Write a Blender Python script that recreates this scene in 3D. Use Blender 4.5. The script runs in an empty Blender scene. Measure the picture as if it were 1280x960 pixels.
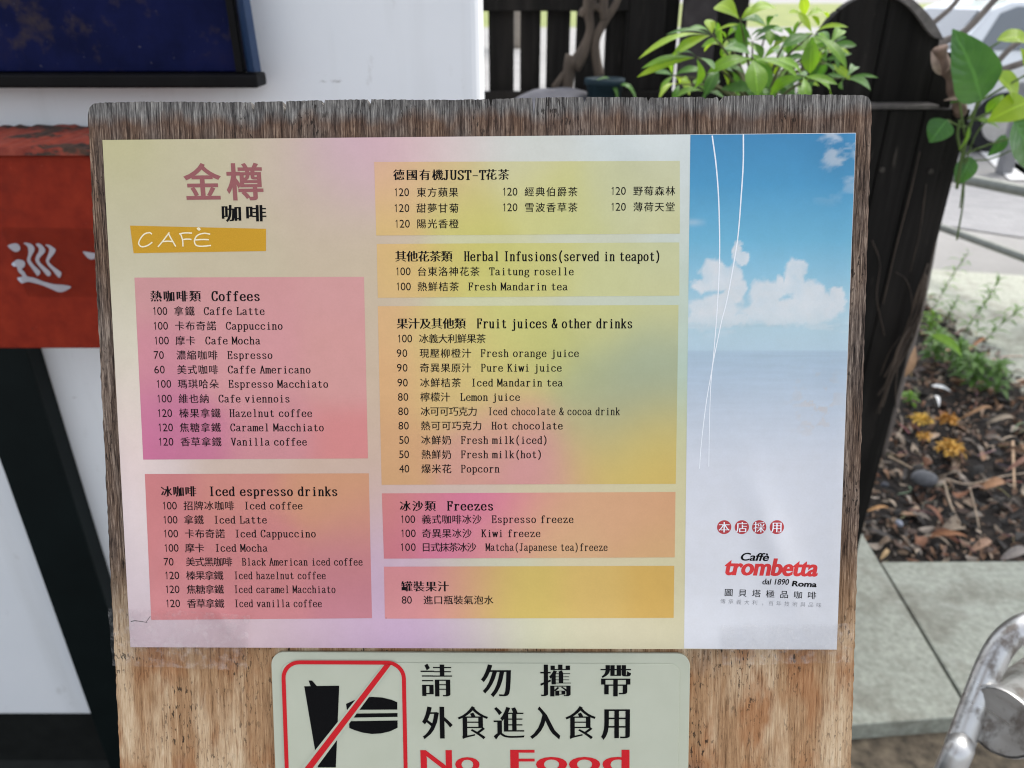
import bpy, bmesh, math, random
import numpy as np
from mathutils import Vector, Matrix
from mathutils.geometry import delaunay_2d_cdt
R = math.radians
SC = bpy.context.scene
COL = SC.collection
random.seed(7)
RNG = np.random.default_rng(11)

# ------------------------------------------------------------------ camera, sky, sun, exposure
CAM_H = 1.55
PITCH = R(27.0)
FPX = 961.0                     # focal length in pixels of the 1280 x 960 photograph
cam = bpy.data.cameras.new('camera')
cam.sensor_fit = 'HORIZONTAL'; cam.sensor_width = 36.0
cam.lens = 36.0 * FPX / 1280.0
cam.clip_start = 0.02; cam.clip_end = 3000
cam.dof.use_dof = True; cam.dof.focus_distance = 0.437; cam.dof.aperture_fstop = 10.5
camo = bpy.data.objects.new('camera', cam); COL.objects.link(camo)
camo.location = (0, 0, CAM_H); camo.rotation_euler = (math.pi/2 - PITCH, 0, 0)
SC.camera = camo

SUN_EL, SUN_AZ = 56.0, 50.0     # azimuth measured from +Y towards +X
world = bpy.data.worlds.new('World'); SC.world = world; world.use_nodes = True
wn = world.node_tree
bg = wn.nodes['Background']
sky = wn.nodes.new('ShaderNodeTexSky'); sky.sky_type = 'NISHITA'; sky.sun_disc = False
sky.sun_elevation = R(SUN_EL); sky.sun_rotation = R(SUN_AZ)
sky.air_density = 1.0; sky.dust_density = 4.0; sky.ozone_density = 1.0
hs = wn.nodes.new('ShaderNodeHueSaturation'); hs.inputs['Saturation'].default_value = .36      # thin white cloud
wn.links.new(sky.outputs[0], hs.inputs['Color']); wn.links.new(hs.outputs[0], bg.inputs[0]); bg.inputs[1].default_value = 0.15
sun = bpy.data.lights.new('sun', 'SUN'); sun.energy = 1.1; sun.angle = R(20); sun.color = (1, .96, .9)
suno = bpy.data.objects.new('sun', sun); COL.objects.link(suno)
sd = Vector((math.sin(R(SUN_AZ))*math.cos(R(SUN_EL)), math.cos(R(SUN_AZ))*math.cos(R(SUN_EL)), math.sin(R(SUN_EL))))
suno.rotation_euler = sd.to_track_quat('Z', 'Y').to_euler()
vs = SC.view_settings
vs.view_transform = 'Standard'; vs.look = 'None'; vs.gamma = 1; vs.use_curve_mapping = False
vs.exposure = 1.33
SC.cycles.use_denoising = True
SC.cycles.max_bounces = 8
SC.cycles.pixel_filter_type = 'BLACKMAN_HARRIS'; SC.cycles.filter_width = 1.1

# ------------------------------------------------------------------ pixel rays of the photograph, for measuring only
CF = Vector((0, math.cos(PITCH), -math.sin(PITCH)))
CU = Vector((0, math.sin(PITCH), math.cos(PITCH)))
C0 = Vector((0, 0, CAM_H))
def ray(px, py):
    return Vector((1, 0, 0))*((px-640)/FPX) + CU*((480-py)/FPX) + CF
def at_y(px, py, Y):
    d = ray(px, py); return C0 + d*(Y/d.y)
def at_z(px, py, z=0.0):
    d = ray(px, py); return C0 + d*((z-CAM_H)/d.z)
# the plane of the menu: its measured corner, its axes
PT = Vector((-0.23022, 0.13714, 0.43211))
def c2w(v): return Vector((1, 0, 0))*v[0] + CU*v[1] + CF*v[2]
PO = C0 + c2w(PT)
PU = c2w((0.99980585, 0.00328725, -0.01942838)).normalized()
PV = c2w((-0.00511875, 0.99530014, -0.0967028)); PV = (PV - PU*PV.dot(PU)).normalized()
PN = PU.cross(PV)               # towards the camera
FRAME = Matrix(((PU.x, PV.x, PN.x, PO.x), (PU.y, PV.y, PN.y, PO.y), (PU.z, PV.z, PN.z, PO.z), (0, 0, 0, 1)))
def uv(px, py):
    d = ray(px, py); t = (PO-C0).dot(PN)/d.dot(PN); q = C0 + d*t - PO
    return q.dot(PU), q.dot(PV)
def px_of(u, v):
    q = PO + PU*u + PV*v - C0
    z = q.dot(CF)
    return 640 + FPX*q.x/z, 480 - FPX*q.dot(CU)/z

# ------------------------------------------------------------------ object helpers
def link(o, parent=None):
    COL.objects.link(o)
    if parent is not None: o.parent = parent
    return o
def empty(name, label, cat, loc=(0, 0, 0), rot=(0, 0, 0), group=None, mw=None):
    o = bpy.data.objects.new(name, None); COL.objects.link(o); o.empty_display_size = .05
    if mw is not None: o.matrix_world = mw
    else: o.location = loc; o.rotation_euler = rot
    tag(o, label, cat, group); return o
def tag(o, label, cat, group=None):
    o['label'] = label; o['category'] = cat
    if group: o['group'] = group
    return o
def setting(o, kind='structure'):
    o['kind'] = kind; return o
def mesh(name, verts, faces, mat, parent=None, smooth=False, colors=None, uvs=None):
    me = bpy.data.meshes.new(name)
    me.from_pydata([tuple(v) for v in verts], [], [tuple(f) for f in faces])
    if colors is not None:
        a = me.color_attributes.new('Col', 'FLOAT_COLOR', 'POINT')
        arr = np.ones((len(verts), 4), np.float32); arr[:, :3] = np.asarray(colors, np.float32)
        a.data.foreach_set('color', arr.ravel())
    if uvs is not None:
        l = me.uv_layers.new(name='UV')
        li = np.empty(len(me.loops), np.int32); me.loops.foreach_get('vertex_index', li)
        l.data.foreach_set('uv', np.asarray(uvs, np.float32)[li].ravel())
    if smooth: me.polygons.foreach_set('use_smooth', [True]*len(me.polygons))
    me.materials.append(mat); me.update()
    return link(bpy.data.objects.new(name, me), parent)
def from_bm(name, bm, mat, parent=None, smooth=False, bevel=0.0, seg=2):
    bmesh.ops.recalc_face_normals(bm, faces=bm.faces)
    if bevel > 0:
        es = [e for e in bm.edges if len(e.link_faces) == 2 and e.calc_face_angle(0) > .5]
        bmesh.ops.bevel(bm, geom=es, offset=bevel, segments=seg, profile=.5, affect='EDGES', clamp_overlap=True)
    me = bpy.data.meshes.new(name); bm.to_mesh(me); bm.free()
    if smooth: me.polygons.foreach_set('use_smooth', [True]*len(me.polygons))
    me.materials.append(mat)
    return link(bpy.data.objects.new(name, me), parent)
def bm_box(bm, lo, hi):
    x0, y0, z0 = lo; x1, y1, z1 = hi
    vs_ = [bm.verts.new(p) for p in ((x0,y0,z0),(x1,y0,z0),(x1,y1,z0),(x0,y1,z0),(x0,y0,z1),(x1,y0,z1),(x1,y1,z1),(x0,y1,z1))]
    for f in ((0,3,2,1),(4,5,6,7),(0,1,5,4),(1,2,6,5),(2,3,7,6),(3,0,4,7)):
        bm.faces.new([vs_[i] for i in f])
def box(name, lo, hi, mat, parent=None, bevel=0.0, seg=2):
    bm = bmesh.new(); bm_box(bm, lo, hi); return from_bm(name, bm, mat, parent, False, bevel, seg)
def prism(name, pts, d, mat, parent=None, bevel=0.0):
    """polygon pts (3D, one plane) pushed along d"""
    bm = bmesh.new(); d = Vector(d)
    a = [bm.verts.new(p) for p in pts]; b = [bm.verts.new(Vector(p)+d) for p in pts]
    bm.faces.new(a); bm.faces.new(b[::-1]); n = len(a)
    for i in range(n): bm.faces.new((a[i], b[i], b[(i+1) % n], a[(i+1) % n]))
    return from_bm(name, bm, mat, parent, False, bevel)
def tube_geo(path, radii, seg=8, cap=True):
    path = [Vector(p) for p in path]; n = len(path)
    if not hasattr(radii, '__len__'): radii = [radii]*n
    V, F = [], []; up = Vector((0.3, 0.2, 1)).normalized(); prev = None
    for i, p in enumerate(path):
        t = (path[min(i+1, n-1)]-path[max(i-1, 0)]).normalized()
        if prev is None:
            a = t.cross(up)
            if a.length < .05: a = t.cross(Vector((1, 0, 0)))
            a.normalize()
        else: a = (prev - t*prev.dot(t)).normalized()
        prev = a; b = t.cross(a)
        for k in range(seg):
            th = 2*math.pi*k/seg; V.append(p + (a*math.cos(th)+b*math.sin(th))*radii[i])
    for i in range(n-1):
        for k in range(seg):
            F.append((i*seg+k, i*seg+(k+1) % seg, (i+1)*seg+(k+1) % seg, (i+1)*seg+k))
    if cap: F.append(tuple(range(seg))[::-1]); F.append(tuple((n-1)*seg+k for k in range(seg)))
    return V, F
def tube(name, path, radii, mat, parent=None, seg=8):
    V, F = tube_geo(path, radii, seg); return mesh(name, V, F, mat, parent, True)
def catmull(pts, k=8, closed=False):
    P = [Vector(p) for p in pts]; n = len(P); out = []
    for i in range(n if closed else n-1):
        p0 = P[(i-1) % n] if closed or i > 0 else P[0]*2-P[1]
        p1 = P[i]; p2 = P[(i+1) % n]
        p3 = P[(i+2) % n] if closed or i+2 < n else P[-1]*2-P[-2]
        for j in range(k):
            t = j/k
            out.append(.5*((2*p1)+(p2-p0)*t+(2*p0-5*p1+4*p2-p3)*t*t+(3*p1-p0-3*p2+p3)*t**3))
    if not closed: out.append(P[-1])
    return out

# ------------------------------------------------------------------ material helpers
def srgb(r, g, b):
    f = lambda c: (c/255/12.92) if c/255 <= .04045 else ((c/255+.055)/1.055)**2.4
    return (f(r), f(g), f(b))
class M:
    def __init__(s, name):
        s.m = bpy.data.materials.new(name); s.m.use_nodes = True; s.t = s.m.node_tree
        s.b = s.t.nodes['Principled BSDF']; s.out = s.t.nodes['Material Output']
    def n(s, typ, **kw):
        o = s.t.nodes.new('ShaderNode'+typ)
        for k, v in kw.items():
            if k in o.inputs.keys(): o.inputs[k].default_value = v
            else: setattr(o, k, v)
        return o
    def l(s, a, b): s.t.links.new(a, b)
    def coord(s, scale=(1, 1, 1), which='Object', loc=(0, 0, 0), rot=(0, 0, 0)):
        c = s.n('TexCoord'); mp = s.n('Mapping'); mp.inputs['Scale'].default_value = scale
        mp.inputs['Location'].default_value = loc; mp.inputs['Rotation'].default_value = rot
        s.l(c.outputs[which], mp.inputs[0]); return mp.outputs[0]
    def noise(s, vec, scale=1.0, detail=4, rough=.55, dist=0.0):
        o = s.n('TexNoise'); o.inputs['Scale'].default_value = scale; o.inputs['Detail'].default_value = detail
        o.inputs['Roughness'].default_value = rough; o.inputs['Distortion'].default_value = dist
        s.l(vec, o.inputs['Vector']); return o.outputs['Fac']
    def ramp(s, fac, stops, interp='LINEAR'):
        o = s.n('ValToRGB'); cr = o.color_ramp; cr.interpolation = interp
        while len(cr.elements) < len(stops): cr.elements.new(.5)
        for e, (p, c) in zip(cr.elements, stops):
            e.position = p; e.color = (*c, 1) if hasattr(c, '__len__') else (c, c, c, 1)
        s.l(fac, o.inputs[0]); return o.outputs[0]
    def mix(s, fac, a, b, mode='MIX'):
        o = s.n('Mix', data_type='RGBA', blend_type=mode)
        for v, i in ((fac, o.inputs[0]), (a, o.inputs[6]), (b, o.inputs[7])):
            if hasattr(v, 'is_linked'): s.l(v, i)
            else: i.default_value = (*v, 1) if hasattr(v, '__len__') else v
        return o.outputs[2]
    def math(s, op, a, b=0.0, c=0.0, clamp=False):
        o = s.n('Math', operation=op); o.use_clamp = clamp
        for v, i in zip((a, b, c), o.inputs):
            if hasattr(v, 'is_linked'): s.l(v, i)
            else: i.default_value = v
        return o.outputs[0]
    def bump(s, h, strength=.3, dist=.002):
        o = s.n('Bump'); o.inputs['Strength'].default_value = strength; o.inputs['Distance'].default_value = dist
        s.l(h, o.inputs['Height']); s.l(o.outputs[0], s.b.inputs['Normal']); return o
    def base(s, v):
        if hasattr(v, 'is_linked'): s.l(v, s.b.inputs['Base Color'])
        else: s.b.inputs['Base Color'].default_value = (*v, 1)
    def set(s, **kw):
        for k, v in kw.items():
            k = k.replace('_', ' ')
            if hasattr(v, 'is_linked'): s.l(v, s.b.inputs[k])
            else: s.b.inputs[k].default_value = v
        return s
def plain(name, col, rough=.6, var=.12, scale=30, metal=0.0, bump=0.0, spec=None):
    m = M(name); m.set(Specular_IOR_Level=(.12 if max(col) < .06 else .4) if spec is None else spec); nz = m.noise(m.coord(), scale, 5)
    lo = tuple(c*(1-var) for c in col); hi = tuple(min(1, c*(1+var)) for c in col)
    m.base(m.ramp(nz, [(.3, lo), (.7, hi)])); m.set(Roughness=rough, Metallic=metal)
    if bump: m.bump(nz, bump, .002)
    return m.m

def mat_board():
    m = M('weathered_plywood')
    P = m.coord()                                   # metres: x across, y up the board
    sep = m.n('SeparateXYZ'); m.l(P, sep.inputs[0]); X, Y = sep.outputs[0], sep.outputs[1]
    fine = m.noise(m.coord((1450, 62, 40)), 1, 4, .75)
    mid = m.noise(m.coord((330, 10, 20), loc=(3, 1, 0)), 1, 4, .6)
    broad = m.noise(m.coord((46, 9, 6), loc=(7, 0, 2)), 1, 4, .55)
    wob = m.noise(m.coord((55, 20, 5), loc=(1, 5, 0)), 1, 3, .6)
    g = m.math('ADD', m.math('MULTIPLY', fine, .66), m.math('MULTIPLY', mid, .34))
    # bare brown ply, bleached grey where rain reaches the rim, warm tan in the lower part
    brown = m.ramp(g, [(.39, srgb(20, 14, 10)), (.46, srgb(78, 60, 48)), (.53, srgb(116, 93, 76)), (.62, srgb(168, 144, 122))])
    grey = m.ramp(g, [(.39, srgb(22, 20, 20)), (.46, srgb(78, 75, 73)), (.53, srgb(116, 113, 109)), (.61, srgb(166, 162, 155))])
    tan_a = m.ramp(g, [(.37, srgb(104, 76, 52)), (.46, srgb(156, 120, 86)), (.56, srgb(178, 141, 104)), (.66, srgb(202, 170, 133))])
    tan_b = m.ramp(g, [(.37, srgb(140, 112, 84)), (.46, srgb(190, 160, 126)), (.64, srgb(220, 198, 166))])
    tan_c = m.ramp(g, [(.37, srgb(98, 64, 42)), (.46, srgb(152, 106, 70)), (.64, srgb(186, 140, 100))])
    tan = m.mix(m.ramp(broad, [(.46, 0.0), (.60, 1.0)]), tan_a, tan_b)
    tan = m.mix(m.ramp(m.noise(m.coord((34, 14, 5), loc=(2, 9, 1)), 1, 4), [(.52, 0.0), (.62, 1.0)]), tan, tan_c)
    tan = m.mix(m.ramp(m.noise(m.coord((22, 10, 5), loc=(9, 3, 4)), 1, 4), [(.56, 0.0), (.70, .65)]), tan, grey)
    # band heights in board metres (0 = top edge of the sheet of paper)
    yw = m.math('ADD', Y, m.math('MULTIPLY', m.math('SUBTRACT', wob, .5), .022))
    top = m.n('MapRange'); m.l(yw, top.inputs[0]); top.inputs[1].default_value = .008; top.inputs[2].default_value = .015
    low = m.n('MapRange'); m.l(yw, low.inputs[0]); low.inputs[1].default_value = -.235; low.inputs[2].default_value = -.292
    c = m.mix(m.ramp(broad, [(.40, 0.0), (.62, .42)]), brown, grey)
    dark = m.n('MapRange'); m.l(yw, dark.inputs[0]); dark.inputs[1].default_value = .000; dark.inputs[2].default_value = .009
    c = m.mix(m.math('MULTIPLY', dark.outputs[0], .5), c, m.ramp(g, [(.30, srgb(26, 18, 14)), (.50, srgb(84, 60, 48)), (.70, srgb(140, 112, 92))]))
    c = m.mix(top.outputs[0], c, grey)
    c = m.mix(low.outputs[0], c, tan)
    # black mould specks, long in the grain
    sp = m.noise(m.coord((620, 190, 30), loc=(0, 2, 8)), 1, 3, .6)
    spm = m.noise(m.coord((40, 22, 6), loc=(5, 5, 5)), 1, 3)
    speck = m.math('MULTIPLY', m.ramp(sp, [(.57, 0.0), (.62, 1.0)]), m.ramp(spm, [(.42, 0.0), (.62, .9)]))
    c = m.mix(speck, c, srgb(34, 28, 24))
    m.base(c); m.set(Roughness=.85, Specular_IOR_Level=.2)
    m.bump(m.math('ADD', g, m.math('MULTIPLY', mid, .5)), .55, .0009)
    return m.m

def mat_paper(rough=.42):
    m = M('printed_paper'); a = m.n('VertexColor', layer_name='Col')
    nz = m.noise(m.coord((1, 1, 1)), 900, 3, .6); nz2 = m.noise(m.coord(), 95, 6, .7)
    f = m.ramp(nz, [(.3, .965), (.7, 1.0)]); f2 = m.ramp(nz2, [(.3, (.95, .945, .93)), (.7, (1, 1, 1))])
    c = m.mix(1.0, m.mix(1.0, a.outputs[0], f, 'MULTIPLY'), f2, 'MULTIPLY')
    dots = m.n('TexVoronoi'); dots.inputs['Scale'].default_value = 55; m.l(m.coord(), dots.inputs['Vector'])
    dk = m.ramp(dots.outputs['Distance'], [(.018, .55), (.03, 0.0)])
    gate = m.ramp(m.noise(m.coord(), 23, 2), [(.55, 0.0), (.6, 1.0)])
    c = m.mix(m.math('MULTIPLY', dk, gate), c, srgb(90, 75, 60))
    m.base(c); m.set(Roughness=rough, Specular_IOR_Level=.35, Coat_Weight=.35, Coat_Roughness=.22)
    m.bump(m.noise(m.coord(), 30, 3), .08, .004)
    return m.m

def mat_leaf(name, ca, cb, trans=.35, rough=.38, vein=11):
    m = M(name)
    uvn = m.n('UVMap'); sep = m.n('SeparateXYZ'); m.l(uvn.outputs[0], sep.inputs[0])
    av = m.math('ABSOLUTE', m.math('SUBTRACT', sep.outputs[1], .5))
    ph = m.math('SUBTRACT', m.math('MULTIPLY', sep.outputs[0], vein), m.math('MULTIPLY', av, vein*.55))
    vw = m.math('ABSOLUTE', m.math('SINE', m.math('MULTIPLY', ph, math.pi)))
    vline = m.ramp(vw, [(.0, 1.0), (.18, 0.0)]); mid = m.ramp(av, [(.02, 1.0), (.045, 0.0)])
    info = m.n('ObjectInfo'); nz = m.noise(m.coord(), 14, 3)
    c = m.mix(m.ramp(nz, [(.35, 0.0), (.65, 1.0)]), ca, cb)
    pale = tuple(min(1, x*1.5+.01) for x in cb)
    c = m.mix(m.math('MULTIPLY', vline, .22), c, pale); c = m.mix(m.math('MULTIPLY', mid, .6), c, pale)
    m.base(c); m.set(Roughness=rough)
    m.bump(vw, .35, .002)
    tr = m.n('BsdfTranslucent'); m.l(m.mix(1.0, c, (1.25, 1.25, .55), 'MULTIPLY'), tr.inputs[0])
    mx = m.n('MixShader'); mx.inputs[0].default_value = trans
    m.l(m.b.outputs[0], mx.inputs[1]); m.l(tr.outputs[0], mx.inputs[2]); m.l(mx.outputs[0], m.out.inputs[0])
    return m.m

def mat_ink(name, col, rough=.5):
    m = M(name); nz = m.noise(m.coord(), 2500, 2)
    m.base(m.ramp(nz, [(.3, col), (.75, tuple(min(1, c*1.15+.004) for c in col))])); m.set(Roughness=rough, Specular_IOR_Level=.05); return m.m

def mat_blackwood():
    m = M('black_stained_wood')
    g = m.noise(m.coord((60, 60, 3)), 1, 4, .6); b = m.noise(m.coord((6, 6, 1.2)), 1, 3)
    c = m.ramp(g, [(.3, (.004, .0035, .003)), (.55, (.010, .009, .008)), (.8, (.022, .02, .018))])
    c = m.mix(m.ramp(b, [(.50, 0.0), (.70, .6)]), c, (.034, .029, .025)); c = m.mix(m.ramp(m.noise(m.coord((90, 90, 6), loc=(3, 1, 1)), 1, 5, .7), [(.64, 0.0), (.70, .6)]), c, (.07, .06, .05))
    m.base(c); m.set(Roughness=.7, Specular_IOR_Level=.12); m.bump(g, .5, .002); return m.m

def mat_redpaint():
    m = M('rusty_red_paint')
    n1 = m.noise(m.coord((1, 1, 1)), 9, 6, .65); n2 = m.noise(m.coord(), 40, 5, .6)
    c = m.ramp(n2, [(.3, (.20, .017, .008)), (.7, (.29, .030, .012))])
    c = m.mix(m.ramp(n1, [(.54, 0.0), (.72, .55)]), c, (.10, .012, .008)); c = m.mix(m.ramp(m.noise(m.coord(), 55, 6, .75), [(.66, 0.0), (.70, .8)]), c, (.05, .025, .018)); c = m.mix(m.ramp(m.noise(m.coord((1, 1, 1), loc=(7, 7, 7)), 130, 3), [(.70, 0.0), (.74, .5)]), c, (.45, .12, .07))
    m.base(c); m.set(Roughness=.6, Specular_IOR_Level=.12); m.bump(n2, .12, .002); return m.m
def mat_redrust():
    m = M('flaking_red_paint_on_rust')
    n1 = m.noise(m.coord((16, 30, 30)), 1, 5, .6); n2 = m.noise(m.coord((60, 60, 60)), 1, 5, .6)
    red = m.ramp(n2, [(.3, (.20, .022, .010)), (.7, (.34, .060, .030))])
    rust = m.ramp(n2, [(.35, (.018, .012, .010)), (.7, (.10, .045, .024))])
    m.base(m.mix(m.ramp(n1, [(.52, 0.0), (.57, 1.0)]), red, rust)); m.set(Roughness=.75); m.bump(n1, .6, .003); return m.m
def mat_navy():
    m = M('stained_navy_enamel')
    n1 = m.noise(m.coord((1, 1, 1)), 11, 6, .65); n2 = m.noise(m.coord((1, 1, 1), loc=(4, 4, 4)), 26, 5, .6)
    c = m.ramp(n1, [(.30, (.003, .005, .028)), (.55, (.006, .009, .050)), (.75, (.014, .012, .040))])
    c = m.mix(m.ramp(n2, [(.54, 0.0), (.70, .7)]), c, (.055, .04, .035)); c = m.mix(m.ramp(m.noise(m.coord(), 160, 3), [(.68, 0.0), (.74, .5)]), c, (.12, .11, .13))
    m.base(c); m.set(Roughness=.6, Specular_IOR_Level=.06); m.bump(n2, .12, .002); return m.m
def mat_wall():
    m = M('white_painted_plaster')
    n1 = m.noise(m.coord(), 3, 5); n2 = m.noise(m.coord((1, 1, .5)), 14, 6, .7)
    c = m.ramp(n1, [(.3, (.78, .80, .82)), (.7, (.85, .86, .87))])
    c = m.mix(m.ramp(n2, [(.62, 0.0), (.72, .55)]), c, (.42, .40, .37))
    n3 = m.noise(m.coord((9, 9, 40), rot=(.2, .5, 0)), 1, 6, .7); c = m.mix(m.ramp(n3, [(.68, 0.0), (.72, .6)]), c, (.22, .20, .18))
    c = m.mix(m.ramp(m.noise(m.coord((14, 14, 1.2)), 1, 4), [(.55, 0.0), (.75, .35)]), c, (.60, .60, .58))
    m.base(c); m.set(Roughness=.55); m.bump(m.noise(m.coord(), 60, 4), .12, .002); return m.m
def mat_slab():
    m = M('grey_green_stone_paving')
    n1 = m.noise(m.coord(), 6, 6, .6); n2 = m.noise(m.coord(), 60, 5, .65); n3 = m.noise(m.coord((4, 22, 10), rot=(0, 0, .5)), 1, 4)
    c = m.ramp(n2, [(.3, (.20, .212, .172)), (.7, (.36, .375, .315))])
    c = m.mix(m.ramp(n1, [(.50, 0.0), (.66, .7)]), c, (.13, .12, .09))
    c = m.mix(m.ramp(n3, [(.55, 0.0), (.75, .4)]), c, (.40, .42, .37))
    m.base(c); m.set(Roughness=.7); m.bump(n2, .2, .002); return m.m
def mat_ground():
    m = M('pale_concrete_road')
    n1 = m.noise(m.coord(), .8, 6, .6); n2 = m.noise(m.coord(), 30, 5)
    c = m.ramp(n1, [(.3, (.19, .187, .183)), (.7, (.28, .276, .272))])
    c = m.mix(m.ramp(n2, [(.4, 0.0), (.7, .3)]), c, (.17, .166, .162)); m.base(c); m.set(Roughness=.85); m.bump(n2, .2, .003); return m.m
def mat_brick():
    m = M('grey_brick_paving')
    b = m.n('TexBrick'); m.l(m.coord((1, 1, 1), rot=(0, 0, .3)), b.inputs['Vector'])
    b.inputs['Color1'].default_value = (.25, .25, .26, 1); b.inputs['Color2'].default_value = (.20, .20, .21, 1)
    b.inputs['Mortar'].default_value = (.18, .18, .18, 1); b.inputs['Scale'].default_value = 5; b.inputs['Mortar Size'].default_value = .012
    m.base(b.outputs[0]); m.set(Roughness=.85); return m.m
def mat_soil():
    m = M('dark_humus_soil')
    n1 = m.noise(m.coord(), 40, 6, .7); n2 = m.noise(m.coord(), 160, 4)
    m.base(m.ramp(n1, [(.3, (.006, .005, .004)), (.55, (.018, .013, .010)), (.75, (.05, .036, .024))])); m.set(Roughness=.95); m.bump(n1, .9, .01); return m.m
def mat_attr(name, rough=.7, trans=0.0):
    m = M(name); a = m.n('VertexColor', layer_name='Col'); nz = m.noise(m.coord(), 90, 4)
    c = m.mix(1.0, a.outputs[0], m.ramp(nz, [(.3, .75), (.7, 1.15)]), 'MULTIPLY')
    m.base(c); m.set(Roughness=rough); m.bump(nz, .3, .002); return m.m
def mat_steel():
    m = M('weathered_stainless_steel'); n1 = m.noise(m.coord((34, 34, 18), rot=(.4, .3, .6)), 1, 6, .65); n2 = m.noise(m.coord((8, 8, 90)), 1, 4)
    c = m.mix(m.ramp(n1, [(.50, 0.0), (.62, .85)]), (.56, .56, .55), (.10, .075, .055))
    m.base(c); m.set(Metallic=m.ramp(n1, [(.56, .9), (.66, .25)]), Roughness=m.ramp(n2, [(.3, .25), (.7, .42)])); return m.m
def mat_bark(name, a, b):
    m = M(name); n1 = m.noise(m.coord((30, 30, 8)), 1, 6, .65); m.base(m.ramp(n1, [(.3, a), (.7, b)])); m.set(Roughness=.85); m.bump(n1, .6, .004); return m.m
def mat_tape():
    m = M('clear_adhesive_tape'); nz = m.noise(m.coord(), 220, 4, .6)
    m.base((.92, .90, .88)); m.set(Roughness=.22, Specular_IOR_Level=.5); m.bump(nz, .25, .0008)
    t = m.n('BsdfTransparent'); t.inputs[0].default_value = (1, 1, 1, 1)
    fr = m.n('Fresnel'); fr.inputs[0].default_value = 1.45
    mx = m.n('MixShader')
    m.l(m.math('ADD', m.ramp(nz, [(.48, .0), (.72, .13)]), m.math('MULTIPLY', fr.outputs[0], .45)), mx.inputs[0])
    m.l(t.outputs[0], mx.inputs[1]); m.l(m.b.outputs[0], mx.inputs[2]); m.l(mx.outputs[0], m.out.inputs[0]); return m.m
def mat_acrylic():
    m = M('cream_acrylic_plate'); nz = m.noise(m.coord(), 40, 4)
    m.base(m.ramp(nz, [(.3, (.455, .475, .365)), (.7, (.485, .505, .395))])); m.set(Roughness=.2, Coat_Weight=.4); return m.m

MB_BOARD = mat_board(); MB_PAPER = mat_paper(); MB_BW = mat_blackwood(); MB_WALL = mat_wall(); MB_SLAB = mat_slab()
INK = mat_ink('black_ink', (.004, .0036, .004)); INK_RED = mat_ink('red_ink', (.60, .045, .045)); INK_SEAL = mat_ink('seal_red_ink', (.42, .055, .06))
INK_TITLE = mat_ink('maroon_ink', (.29, .105, .105)); INK_CREAM = mat_ink('cream_ink', (.80, .72, .50)); INK_WHITE = mat_ink('white_ink', (.78, .80, .82))
INK_GREY = mat_ink('grey_ink', (.16, .16, .17)); INK_OCHRE = mat_ink('ochre_ink', (.53, .285, .025))
SIGN_RED = mat_ink('sign_red_vinyl', (.52, .016, .022), .3); SIGN_BLACK = mat_ink('sign_black_vinyl', (.0025, .0025, .003), .4)
TAPE = mat_tape(); ACRYL = mat_acrylic(); STEEL = mat_steel(); SOIL = mat_soil()

# ------------------------------------------------------------------ large structure
g = mesh('ground', [(-400, -60, 0), (400, -60, 0), (400, 900, 0), (-400, 900, 0)], [(0, 1, 2, 3)], mat_ground()); setting(g)
# dark tiled floor strip under the shop front
fl = mesh('pavement', [(-6, -1.2, .004), (-.02, -1.2, .004), (-.02, 1.7, .004), (-6, 1.7, .004)], [(0, 1, 2, 3)], plain('dark_floor_tile', (.028, .03, .028), .5, .2, 20)); setting(fl)
# grass beyond the road
gm = M('grass'); gn = gm.noise(gm.coord(), .5, 5); gm.base(gm.ramp(gn, [(.3, (.10, .14, .025)), (.7, (.22, .24, .06))])); gm.set(Roughness=.9)
ga = at_z(640, 34, 0).y
setting(mesh('grass_verge', [(-200, ga, .012), (300, ga, .012), (300, ga+90, .012), (-200, ga+90, .012)], [(0, 1, 2, 3)], gm.m))

WY = 1.15                                        # front face of the shop wall
wx = at_y(600, 60, WY).x
wz0 = at_y(60, 895, WY).z
wall = empty('shop_wall', 'white painted plaster shop wall carrying the navy and red boxes', 'wall', (wx-1.5, WY, 0))
bm = bmesh.new(); bm_box(bm, (-2.8-(wx-1.5), 0, wz0), (1.5, .16, 2.9)); w = from_bm('plaster_face', bm, MB_WALL, wall, False, .012, 3)
box('skirting', (-2.8-(wx-1.5), .012, 0), (1.494, .15, wz0-.001), plain('black_skirting', (.012, .013, .012), .6, .2), wall)
# black post under the red box
pl, pr = at_y(115, 898, WY-.04).x, at_y(135, 763, WY-.04).x
po = empty('black_post', 'flat black post standing below the rusty red box', 'post', ((pl+pr)/2, WY-.02, 0))
rb_bot = at_y(40, 438, WY-.14).z
box('post_shaft', (-(pr-pl)/2, -.02, 0), ((pr-pl)/2, .018, rb_bot-.002), plain('dull_black_paint', (.004, .007, .007), .55, .2, 12), po, .002)
box('base_plate', (-(pr-pl)/2-.02, -.03, .004), ((pr-pl)/2+.02, .0115, .014), plain('black_plate', (.01, .01, .01), .5), po)

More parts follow.
